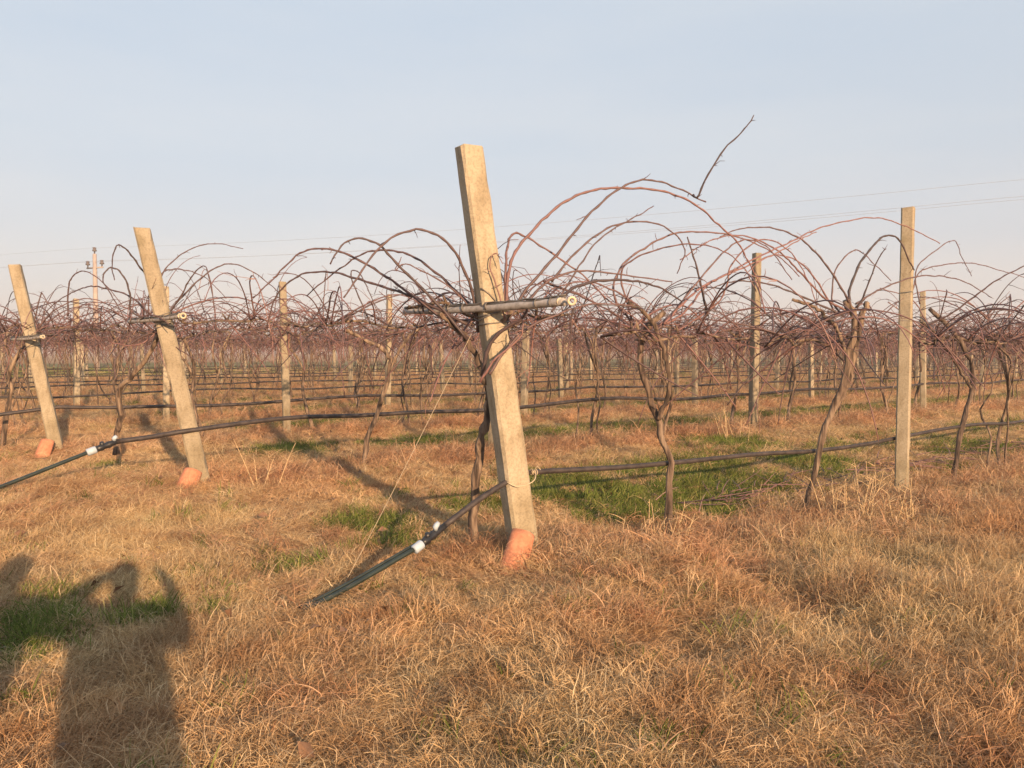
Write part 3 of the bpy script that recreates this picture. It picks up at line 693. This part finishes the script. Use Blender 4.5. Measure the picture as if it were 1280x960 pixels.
# --- row 1
c590 = [(tr_([(598, 415), (592, 373), (575, 325), (550, 296), (517, 287), (479, 305), (446, 348), (430, 372)], 5.42, 5.0), .0125, .25),
        (tr_([(585, 425), (540, 373), (500, 334), (475, 307), (450, 298), (429, 305), (412, 330)], 5.4, 5.2), .012, .15),
        (tr_([(604, 398), (558, 352), (520, 323), (487, 313), (454, 317), (425, 336), (383, 369)], 5.5, 5.9), .011, .3),
        (tr_([(592, 425), (525, 377), (483, 346), (437, 319), (404, 311), (375, 317), (346, 344), (317, 372)], 5.5, 5.7), .0115, .35),
        (tr_([(584, 405), (521, 373), (487, 361), (446, 348), (412, 340), (375, 344), (346, 369), (333, 410)], 5.45, 6.1), .012, .2),
        (tr_([(606, 412), (570, 365), (530, 340), (505, 330), (494, 338), (501, 322)], 5.4, 5.3), .007, .4),
        (tr_([(632, 420), (633, 372), (640, 324), (665, 289), (702, 255), (740, 238), (780, 235), (828, 239), (868, 255), (899, 282), (921, 302), (937, 330), (952, 361)], 5.4, 6.6), .0135, .62),
        (tr_([(620, 425), (640, 392), (656, 364), (696, 318), (734, 271), (771, 238), (803, 225), (840, 232), (882, 253)], 5.35, 5.9), .0135, .28),
        (tr_([(866, 243.5), (871, 247), (878, 234), (887, 214), (906, 186), (922, 170), (934, 158), (942, 144)], 5.83, 5.7), .0095, .1),
        (tr_([(630, 380), (632, 340), (634, 310), (642, 292), (659, 297), (693, 319), (731, 346), (759, 374), (796, 399), (824, 427)], 5.5, 6.1), .011, .55),
        (tr_([(632, 400), (620, 355), (612, 330), (620, 316), (628, 330)], 5.25, 5.2), .006, .7),
        (tr_([(700, 374), (715, 361), (743, 352), (774, 350), (802, 353), (828, 361), (852, 377)], 5.2, 5.8), .0135, .1),
        (tr_([(655, 385), (671, 364), (690, 349), (721, 339), (759, 341), (796, 346), (840, 352)], 5.4, 5.8), .011, .35),
        (tr_([(604, 470), (612, 430), (640, 405), (652, 400), (660, 380), (655, 370)], 5.25, 5.1), .016, .15),
        (tr_([(612, 468), (630, 440), (660, 410), (700, 392), (740, 380), (790, 382)], 5.2, 5.5), .012, .35),
        (tr_([(600, 478), (618, 450), (648, 425), (655, 405)], 5.15, 5.1), .010, .75),
        (tr_([(717, 385), (714, 400), (713, 430)], 5.0), .009, .1)]
d0 = 5.75
hero_vine((at(590, 690, d0)[0], d0), [tr_([(590, 697), (592, 625), (597, 576), (603, 542), (611, 509), (612, 470), (608, 425)], 5.75, 5.6),
          tr_([(611, 500), (607, 467), (586, 430), (567, 407), (548, 392)], 5.5, 5.4), tr_([(606, 480), (612, 440), (620, 410), (640, 388)], 5.45, 5.3)],
          'gnarled grape vine twisted round the near leaning end post', c590, VG % 'nearest', 0, ROW_ANG, [(.036, .030), (.024, .016), (.022, .016)], .45, .4)
dv = row_depth(0, 832)
c835 = [(tr_([(806, 410), (760, 378), (743, 352), (712, 324)][::-1] and [(800, 415), (768, 372), (777, 333), (809, 308), (843, 292), (877, 290), (915, 294), (952, 308), (981, 327), (999, 346)], dv, dv + .6), .011, .5),
        (tr_([(800, 410), (690, 352), (712, 324), (743, 296), (774, 280), (815, 278), (843, 292), (856, 314), (846, 342)][1:], dv - .6, dv - .2), .010, .35),
        (tr_([(690, 390), (700, 372), (724, 333), (746, 302), (777, 280), (802, 267), (817, 257)], dv - .7, dv - .3), .009, .3),
        (tr_([(806, 412), (850, 395), (880, 360), (900, 347), (944, 323), (987, 303), (1031, 283), (1092, 272), (1132, 283), (1175, 304)], dv + .1, dv + 1.6), .0115, .7),
        (tr_([(884, 395), (880, 374), (871, 336), (859, 296)], dv + .3, dv + .1), .014, .12),
        (tr_([(830, 405), (856, 377), (878, 358), (909, 343), (940, 330), (971, 316), (999, 300), (1020, 290)], dv, dv + 1.2), .0115, .75),
        (tr_([(790, 400), (776, 345), (790, 325), (822, 312), (860, 305), (900, 312), (930, 335), (945, 365)], dv, dv - .3), .009, .55),
        (tr_([(815, 420), (850, 380), (900, 320), (930, 300), (960, 310), (990, 350)], dv, dv + .5), .010, .45),
        (tr_([(838, 420), (900, 375), (915, 330), (950, 300), (985, 312), (1010, 350), (1020, 380)], dv + .2, dv + .2), .009, .65),
        (tr_([(680, 352), (730, 372), (780, 400), (830, 440)], dv - .6, dv + .2), .0105, .4),
        (tr_([(828, 420), (800, 385), (765, 362), (730, 352), (690, 362), (672, 385)], dv, dv - .5), .010, .5)]
hero_vine((at(836, 660, dv)[0], dv), [tr_([(836, 664), (836, 610), (838, 576), (827, 550), (822, 522), (806, 478), (800, 440), (808, 410), (830, 390)], dv),
          tr_([(823, 524), (832, 500), (837, 472), (829, 437), (814, 400), (785, 378)], dv - .04, dv - .15)],
          'forked grape vine with two crossing stems beside the green patch', c835, VG % 'nearest', 1, ROW_ANG + .05, [(.030, .023), (.020, .016)], .6, .3)
dv = row_depth(0, 1012)
c1010 = [(tr_([(1064, 385), (1057, 369), (1031, 329), (1001, 299), (966, 285), (926, 286), (900, 296)], dv, dv - .3), .0125, .3),
         (tr_([(1062, 380), (1062, 362), (1075, 329), (1092, 307), (1106, 295), (1123, 299), (1136, 325), (1143, 338)], dv, dv + .4), .0155, .06),
         (tr_([(1070, 385), (1079, 371), (1088, 347), (1101, 318), (1108, 311)], dv, dv - .1), .011, .1),
         (tr_([(1050, 390), (1040, 375), (1044, 338), (1062, 316), (1075, 314), (1092, 329), (1114, 351)], dv + .1, dv + .3), .010, .4),
         (tr_([(1060, 390), (1030, 372), (1000, 340), (970, 312), (930, 295), (890, 300), (850, 325)], dv, dv - .6), .0115, .6),
         (tr_([(1070, 380), (1100, 362), (1150, 345), (1200, 350), (1240, 372)], dv + .1, dv + .6), .0105, .35),
         (tr_([(1055, 395), (1005, 372), (960, 355), (915, 352), (880, 365)], dv, dv - .3), .012, .2),
         (tr_([(1045, 392), (1020, 350), (995, 325), (960, 320), (930, 345)], dv, dv - .2), .010, .65)]
hero_vine((at(1010, 628, dv)[0], dv), [tr_([(1009, 628), (1018, 590), (1031, 537), (1046, 500), (1060, 456), (1068, 404), (1058, 375)], dv),
          tr_([(1040, 515), (1062, 470), (1070, 430), (1076, 400), (1084, 378)], dv + .06), tr_([(1056, 440), (1045, 410), (1020, 385), (990, 374)], dv - .05)],
          'stout pale grape vine leaning right, with thick twisted upper trunk', c1010, VG % 'nearest', 2, ROW_ANG - .04, [(.024, .037), (.034, .026), (.022, .015)], .7, .45)
dv = row_depth(0, 1195)
c1190 = [(tr_([(1150, 380), (1145, 338), (1171, 312), (1193, 301), (1202, 321), (1215, 345)], dv, dv + .2), .009, .4),
         (tr_([(1150, 410), (1184, 395), (1215, 373), (1245, 351), (1280, 333), (1330, 315)], dv, dv - .6), .013, .3),
         (tr_([(1140, 365), (1150, 340), (1180, 331), (1215, 329), (1250, 338), (1280, 347), (1310, 370)], dv, dv + .4), .009, .45),
         (tr_([(1216, 470), (1190, 440), (1160, 405), (1140, 375), (1100, 360)], dv), .013, .5), (tr_([(1205, 440), (1230, 410), (1245, 385), (1262, 370)], dv), .011, .3)]
hero_vine((at(1191, 606, dv)[0], dv), [tr_([(1191, 608), (1197, 557), (1208, 512), (1216, 478), (1210, 443), (1193, 417), (1162, 386)], dv), tr_([(1214, 485), (1195, 455), (1175, 425), (1150, 400)], dv - .05)],
          'dark crooked grape vine right of the big square post', c1190, VG % 'nearest', 3, ROW_ANG, [(.032, .026), (.018, .014)], .8, .05)
for k, (s, lab) in enumerate(((8.1, 'grape vine at the right edge with canes crossing the frame edge'), (10.2, 'grape vine last in the nearest row, mostly outside the picture'))):
    p = on_row(0, s)
    if in_view(p, .85): full_vine(p, lab, VG % 'nearest', k + 1, ROW_ANG + math.pi * k)
# --- row 2 heroes
d2 = row_depth(1, 455)
c455 = [(tr_([(487, 450), (470, 420), (440, 400), (400, 385), (370, 392)], d2), .011, .4), (tr_([(480, 440), (440, 350), (448, 340), (460, 362), (475, 400), (480, 425)], d2), .010, .15)]
hero_vine((at(454, 588, d2)[0], d2), [tr_([(454, 590), (460, 548), (475, 507), (487, 461), (483, 440), (446, 419), (430, 412)], d2), tr_([(486, 465), (500, 436), (512, 420), (530, 408)], d2)],
          'slender leaning grape vine left of the pale anchor wire', c455, VG % 'second', 3, ROW_ANG, [(.030, .026), (.020, .015)], .7, .6)
de = 8.4
cE2 = [(tr_([(205, 400), (185, 350), (178, 338), (167, 323), (158, 312), (148, 306), (142, 317), (140, 333), (143, 350)], de, de - .5), .0125, .1),
       (tr_([(200, 405), (165, 390), (163, 370), (157, 350), (147, 337), (137, 335), (130, 342), (129, 352), (137, 365), (150, 388), (165, 418)], de, de - .3), .012, .15),
       (tr_([(202, 398), (201, 360), (204, 340), (225, 319), (250, 307), (275, 305), (304, 311)], de, de + .6), .010, .3),
       (tr_([(204, 392), (202, 345), (215, 337), (233, 338), (258, 348), (283, 373)], de, de + .4), .010, .3),
       (tr_([(200, 402), (208, 394), (237, 361), (267, 336), (292, 330), (320, 342), (345, 362)], de, de + .5), .012, .25),
       (tr_([(196, 402), (165, 372), (133, 361), (113, 358), (92, 365), (70, 378), (53, 395)], de, de + .8), .011, .3),
       (tr_([(206, 400), (225, 372), (240, 345), (255, 332), (262, 350), (268, 385)], de, de - .2), .010, .2),
       (tr_([(198, 412), (170, 425), (150, 440), (143, 455), (145, 475)], de, de - .2), .013, .2),
       (tr_([(202, 410), (180, 428), (160, 432), (140, 428)], de, de - .3), .011, .6)]
p = on_row(1, .15, .12)
hero_vine((p[0], p[1]), [tr_([(145, 545), (152, 520), (148, 490), (165, 470), (185, 445), (200, 412)], p[1] + .15, p[1] - .1)],
          'grape vine with dark looping canes at the middle leaning post', cE2, VG % 'second', 1, ROW_ANG, [(.034, .026)], .55, .4)
de = 11.0
cE3 = [(tr_([(85, 395), (85, 367), (88, 350), (98, 340), (110, 340), (125, 350), (140, 365), (155, 385)], de - .2, de - .5), .012, .3),
       (tr_([(40, 415), (50, 372), (53, 367), (60, 380), (75, 395)], de, de), .011, .3), (tr_([(40, 420), (65, 390), (100, 374), (130, 378), (150, 395)], de, de + .4), .012, .4),
       (tr_([(40, 420), (20, 395), (0, 382), (-30, 380)], de, de), .011, .4)]
p = on_row(2, .2, .1)
hero_vine((p[0], p[1]), [tr_([(4, 560), (8, 520), (14, 490), (12, 462), (25, 440), (40, 424)], p[1], p[1])],
          'grape vine with pale crooked trunk at the leftmost leaning post', cE3, VG % 'third', 2, ROW_ANG, [(.040, .028)], .8, .7)
# --- the other vines, row by row
vcount = 11; hold = []
for i in range(NROWS):
    s0 = [0, 4.0, 2.0][i] if i < 3 else random.uniform(.5, 1.6); stp = 1.75 if i < 4 else 1.8
    if i == 0: continue
    k = 0; s = s0
    while s < 240:
        q = s; s += stp * random.uniform(.93, 1.07)
        p = on_row(i, q, random.uniform(-.06, .06))
        if not in_view(p, .74): continue
        k += 1; rz = ROW_ANG + random.choice((0, math.pi)) + random.uniform(-.06, .06); sc = random.uniform(.95, 1.05)
        if i < 3 and k <= 11:
            full_vine(p, 'bare grape vine, %s beyond the end vines of the %s row' % (ordw[k - 1], ('', 'second', 'third')[i]), VG % ('', 'second', 'third')[i], random.randrange(4), rz, sc); vcount += 1
        else: hold.append((p[1], i, p, rz, sc))
hold.sort(key=lambda h: h[0]); far = []
for j, (d, i, p, rz, sc) in enumerate(hold):
    lab = 'bare grape vine among the tangled canes of the %s row back' % ordw[i]; grp = VG % ordw[i] + ' back'
    if vcount < 296:
        if j < 70:
            t, c = random.choice(MID); root = empty('grape_vine', (p[0], p[1], gz1(p)), rz, sc); tag(root, lab, 'grape vine', grp); link('trunk', t, root); tag(link('canes', c, root), kind='stuff')
        else:
            o = link('grape_vine', random.choice(LOW)); o.location = (p[0], p[1], gz1(p)); o.rotation_euler.z = rz; o.scale = (sc,) * 3; tag(o, lab, 'grape vine', grp)
        vcount += 1
    else: far.append((p, rz, sc))
print('vines', vcount, 'rest', len(far))
if far:
    c = bpy.data.collections.new('far_vines')
    for k, me in enumerate(LOW): c.objects.link(bpy.data.objects.new('far_vine_%d' % k, me))
    n = len(far); pts = np.array([(p[0], p[1], gz1(p)) for p, _, _ in far]); rot = np.array([(0, 0, r) for _, r, _ in far]); scl = np.array([(q, q, q) for _, _, q in far])
    scatter('distant_vines', pts, rot, scl, rng.integers(0, len(LOW), n).astype(np.int32), c, 'far mass of bare grape vines merging at the back', 'grape vines')

# ------------------------------------------------------------------ dry stalks, prunings
def stalks(px, py, n, h, spread, label, seed, bend=.6):
    d = CAM_H * F / (py - 440); p = at(px, py, d); g = np.random.default_rng(seed); m = MB()
    for k in range(n):
        b = np.array([g.normal(0, spread), g.normal(0, spread), -.03]); P = arc(b, g.uniform(0, 6.28), g.uniform(1.2, 1.5), h * g.uniform(.5, 1.1), g, 12, bend * g.uniform(.2, 1.3), .03)
        m.tube(P, np.linspace(.007, .0025, 13), 5, g.uniform(.2, .9))
        for q in range(3):
            i = g.integers(4, 12); m.tube(arc(P[i], g.uniform(0, 6.28), .6, g.uniform(.08, .22), g, 5, 3, .05), np.linspace(.004, .0015, 6), 3, .6)
    o = m.build('dry_stalks', M['stalk']); o.location = (p[0], p[1], gz1(p)); tag(o, label, 'dry plant')
stalks(328, 618, 5, .62, .08, 'clump of thin pale dry stalks right of middle leaning post', 1)
stalks(1087, 612, 6, .55, .09, 'few upright pale dry stalks just left of square post', 2, .2)
stalks(905, 552, 8, 1.0, .14, 'bunch of thin pale upright shoots below the second row', 3, .15)
stalks(1090, 640, 26, .5, .22, 'fan of broken dry weeds at the foot of square post', 4, 1.2)
stalks(815, 668, 22, .42, .16, 'dry weed clump around the forked vine trunk', 5, 1.3)
def prunings():
    m = MB(); g = np.random.default_rng(77)
    for k in range(190):
        s = g.uniform(2.2, 12.5); p = on_row(0, s, .75 + g.normal(0, .16)); b = np.array([p[0], p[1], gz1(p) + g.uniform(.02, .13)])
        P = arc(b, ROW_ANG + g.normal(0, .9), g.uniform(-.1, .25), g.uniform(.2, .7), g, 7, g.uniform(-.4, .8), .1); P[:, 2] = np.maximum(P[:, 2], b[2] - .03)
        m.tube(P, np.linspace(.007, .003, 8), 4, np.clip(g.normal(.6, .2), 0, 1))
    tag(m.build('pruned_twigs', M['cane']), 'line of reddish pruned canes lying in the lane behind the nearest row', 'prunings', kind='stuff')
prunings()
def leaves():
    m = MB(); g = np.random.default_rng(9); x, y = sample(24, 5, 28, 1.4); k = g.uniform(size=len(x)) < .12 + .5 * strip(x, y); x, y = x[k], y[k]; z = gz(x, y)
    for a, b, c in zip(x, y, z):
        sz = g.uniform(.018, .045); q = np.array([a, b, c + g.uniform(.02, .11)]); u = g.normal(0, 1, 3); u[2] *= .4; u /= np.linalg.norm(u); w = np.cross(u, g.normal(0, 1, 3)); w /= np.linalg.norm(w); n_ = np.cross(u, w)
        m.add([q - u * sz, q - w * sz * .7 + n_ * sz * .4, q + u * sz, q + w * sz * .7 + n_ * sz * .3, q + n_ * sz * .1], [(0, 1, 4), (1, 2, 4), (2, 3, 4), (3, 0, 4)], g.uniform(0, .8))
    tag(m.build('fallen_leaves', M['leaf'], smooth=False), 'scattered curled brown dead leaves caught in the dry grass', 'dead leaves', kind='stuff')
leaves()

# ------------------------------------------------------------------ distant treeline
def treeline():
    g = np.random.default_rng(5); m = MB()
    for k in range(900):
        x = g.uniform(-420, 520); y = 380 + g.uniform(-25, 60) + .1 * x
        h = (3.5 + 6 * fbm(np.array([x * .02]), np.array([3.]), 8)[0] ** 1.5) * g.uniform(.6, 1.2)
        m.tube([(x, y, -1), (x + g.normal(0, .2), y, h * .5)], [.18, .1], 4, .3)
        n = 26; c = np.stack([g.normal(0, 1.6, n), g.normal(0, 1.6, n), h * g.uniform(.25, 1.0, n)], 1) + (x, y, 0)
        for q in c:
            u = g.normal(0, 1, 3); u /= np.linalg.norm(u); w = np.cross(u, g.normal(0, 1, 3)); w /= np.linalg.norm(w); sz = g.uniform(.25, .8)
            m.add([q - u * sz, q - w * sz * .5, q + u * sz, q + w * sz * .5], [(0, 1, 2, 3)], g.uniform())
    tag(m.build('distant_wood', M['wood'], smooth=False), 'low hazy line of bare trees on the horizon', 'trees', kind='stuff')
treeline()

# ------------------------------------------------------------------ the two people who stand behind the camera and throw the shadow
def person(loc, face, height, armsets, label):
    root = bpy.data.objects.new('person', None)
    s = height / 1.72
    J = {'pel': (0, 0, .95), 'wst': (0, 0, 1.10), 'chs': (0, .02, 1.32), 'nck': (0, .02, 1.50), 'hd0': (0, .03, 1.575), 'hd1': (0, .04, 1.64), 'hd2': (0, .03, 1.69)}
    E = [('pel', 'wst'), ('wst', 'chs'), ('chs', 'nck'), ('nck', 'hd0'), ('hd0', 'hd1'), ('hd1', 'hd2')]
    RD = {'pel': (.235, .15), 'wst': (.22, .14), 'chs': (.17, .125), 'nck': (.06, .06), 'hd0': (.10, .10), 'hd1': (.08, .10), 'hd2': (.06, .075)}
    for sd, q in ((-1, 'l'), (1, 'r')):
        arms = armsets[0 if sd < 0 else 1]
        J.update({'sh' + q: (sd * .19, .01, 1.42), 'el' + q: (sd * arms[0][0], arms[0][1], arms[0][2]), 'wr' + q: (sd * arms[1][0], arms[1][1], arms[1][2]), 'pa' + q: (sd * arms[2][0], arms[2][1], arms[2][2]),
                  'hp' + q: (sd * .10, 0, .88), 'kn' + q: (sd * .12, .03, .50), 'an' + q: (sd * .13, -.01, .09), 'to' + q: (sd * .15, .16, .045)})
        E += [('chs', 'sh' + q), ('sh' + q, 'el' + q), ('el' + q, 'wr' + q), ('wr' + q, 'pa' + q), ('pel', 'hp' + q), ('hp' + q, 'kn' + q), ('kn' + q, 'an' + q), ('an' + q, 'to' + q)]
        RD.update({'sh' + q: (.115, .10), 'el' + q: (.085, .085), 'wr' + q: (.04, .04), 'pa' + q: (.042, .022), 'hp' + q: (.125, .125), 'kn' + q: (.08, .08), 'an' + q: (.05, .05), 'to' + q: (.045, .035)})
        pa = np.array(J['pa' + q])
        for k in range(5):
            f = pa + np.array([(-.5 if k else -1.0) * sd * .03, .012 + .01 * k, .035 - .018 * k]) ; f2 = f + np.array([-sd * .045, .012, 0 if k else .02])
            J['f%d' % k + q] = tuple(f); J['g%d' % k + q] = tuple(f2); E += [('pa' + q, 'f%d' % k + q), ('f%d' % k + q, 'g%d' % k + q)]
            RD['f%d' % k + q] = (.0095, .0095); RD['g%d' % k + q] = (.008, .008)
    names = list(J); me = bpy.data.meshes.new('person'); me.from_pydata([[c * s for c in J[n]] for n in names], [(names.index(a), names.index(b)) for a, b in E], [])
    o = bpy.data.objects.new('person', me); COL.objects.link(o); bpy.data.objects.remove(root)
    sk = o.modifiers.new('skin', 'SKIN'); o.modifiers.new('smooth', 'SUBSURF').levels = 1
    for i, n in enumerate(names):
        me.skin_vertices[0].data[i].radius = [r * s for r in RD[n]]
    me.skin_vertices[0].data[0].use_root = True; me.materials.append(M['coat'])
    o.location = (loc[0], loc[1], gz1(loc)); o.rotation_euler.z = face; tag(o, label, 'person')
    h = MB(); k = 14
    V = []; Fq = []
    for a in range(8):
        th = a / 7 * math.pi * .55
        for b in range(k): ph = b / k * 2 * math.pi; V.append((.098 * math.sin(th) * math.cos(ph), .118 * math.sin(th) * math.sin(ph) - .01, .105 * math.cos(th)))
    for a in range(7):
        for b in range(k): Fq.append((a * k + b, a * k + (b + 1) % k, (a + 1) * k + (b + 1) % k, (a + 1) * k + b))
    h.add(np.array(V) * s + np.array([0, .03, 1.655]) * s, Fq); h.build('hair', M['hair'], o)
    return o
ph = np.array([-.05, -.02]) - SHD * .40
person(ph, R(6), 1.66, [[(.40, .14, 1.46), (.20, .27, 1.60), (.14, .29, 1.62)], [(.235, .16, 1.30), (.19, .27, 1.52), (.14, .29, 1.60)]], 'person in dark clothes holding up a phone, whose shadow falls on the left grass')
person(ph + np.array([-.894, -.447]) * .64, R(10), 1.76, [[(.36, .0, 1.15), (.30, .16, 1.10), (.22, .20, 1.12)], [(.46, .02, 1.34), (.34, .20, 1.30), (.28, .24, 1.30)]], 'person in dark clothes standing beside the one with the phone')
def phone():
    m = MB(); w, h, t = .078, .16, .008
    v = [(x, y, z) for y in (-t / 2, t / 2) for x, z in ((-w / 2, -h / 2), (w / 2, -h / 2), (w / 2, h / 2), (-w / 2, h / 2))]
    m.add(v, [(0, 1, 2, 3), (7, 6, 5, 4), (0, 4, 5, 1), (1, 5, 6, 2), (2, 6, 7, 3), (3, 7, 4, 0)]); o = m.build('phone', M['black'], smooth=False); o.location = (0, -.06, 1.50)
    b = o.modifiers.new('bevel', 'BEVEL'); b.width = .003; tag(o, 'black phone held up by the person with the raised arms', 'phone')
phone()

# ------------------------------------------------------------------ air
def haze():
    m = bpy.data.materials.new('haze'); m.use_nodes = True; nt = m.node_tree; nt.nodes.clear()
    o = N(nt, 'ShaderNodeOutputMaterial'); v = N(nt, 'ShaderNodeVolumePrincipled'); v.inputs['Color'].default_value = (.95, .89, .85, 1); v.inputs['Density'].default_value = .0014; v.inputs['Anisotropy'].default_value = 0.0
    nt.links.new(v.outputs[0], o.inputs['Volume']); b = MB(); x, y, z0, z1 = 3800, 3800, -1.6, 22.
    V = [(sx * x, sy * y, z) for z in (z0, z1) for sx, sy in ((-1, -1), (1, -1), (1, 1), (-1, 1))]
    b.add(V, [(3, 2, 1, 0), (4, 5, 6, 7), (0, 1, 5, 4), (1, 2, 6, 5), (2, 3, 7, 6), (3, 0, 4, 7)])
    tag(b.build('haze', m, smooth=False), 'thin pale evening haze over the flat fields', 'haze', kind='stuff')
haze()

# ------------------------------------------------------------------ light, sky, view
sun_dir = np.array([-SHD[0] * math.cos(SUN_EL), -SHD[1] * math.cos(SUN_EL), math.sin(SUN_EL)]); sun_dir /= np.linalg.norm(sun_dir)
sl = bpy.data.lights.new('sun', 'SUN'); sl.energy = 4.6; sl.angle = R(.6); sl.color = (1.0, .65, .375)
so = bpy.data.objects.new('sun', sl); COL.objects.link(so); so.rotation_euler = Vector(sun_dir.tolist()).to_track_quat('Z', 'Y').to_euler()
w = bpy.data.worlds.new('World'); scene.world = w; w.use_nodes = True; nt = w.node_tree
bg = nt.nodes['Background']; sky = N(nt, 'ShaderNodeTexSky'); sky.sky_type = 'NISHITA'; sky.sun_disc = False; sky.sun_elevation = SUN_EL
sky.sun_rotation = math.atan2(sun_dir[0], sun_dir[1]); sky.air_density = 1.0; sky.dust_density = 2.5; sky.ozone_density = 1.2
tc = N(nt, 'ShaderNodeTexCoord'); sp = N(nt, 'ShaderNodeSeparateXYZ'); nt.links.new(tc.outputs['Generated'], sp.inputs[0])
K = 2.95      # thin high cloud veiling the blue: an even pale layer, a little warmer near the horizon
rp = ramp(nt, [(0, (.82, .79, .79)), (.10, (.82, .815, .84)), (.24, (.765, .83, .895)), (.45, (.715, .825, .94)), (1, (.62, .76, .94))], sp.outputs[2])
vm = N(nt, 'ShaderNodeVectorMath', operation='SCALE'); vm.inputs['Scale'].default_value = K; mpc = N(nt, 'ShaderNodeMapping'); mpc.inputs['Scale'].default_value = (1.2, 1.2, 6); nt.links.new(tc.outputs['Generated'], mpc.inputs[0])
cn = N(nt, 'ShaderNodeTexNoise'); cn.inputs['Scale'].default_value = 1.6; cn.inputs['Detail'].default_value = 5; nt.links.new(mpc.outputs[0], cn.inputs['Vector'])
cl = ramp(nt, [(.38, (.97, .98, 1.0)), (.62, (1.06, 1.03, 1.01))], cn.outputs[0]); veil = mix(nt, rp.outputs[0], cl.outputs[0], 1.0, 'MULTIPLY'); nt.links.new(veil, vm.inputs[0])
nt.links.new(mix(nt, sky.outputs[0], vm.outputs[0], .88), bg.inputs[0]); bg.inputs[1].default_value = .15
scene.view_settings.view_transform = 'Standard'; scene.view_settings.look = 'None'; scene.view_settings.exposure = 0.92; scene.view_settings.gamma = 1
scene.cycles.max_bounces = 6; scene.cycles.diffuse_bounces = 3; scene.cycles.transparent_max_bounces = 4; scene.cycles.use_denoising = True
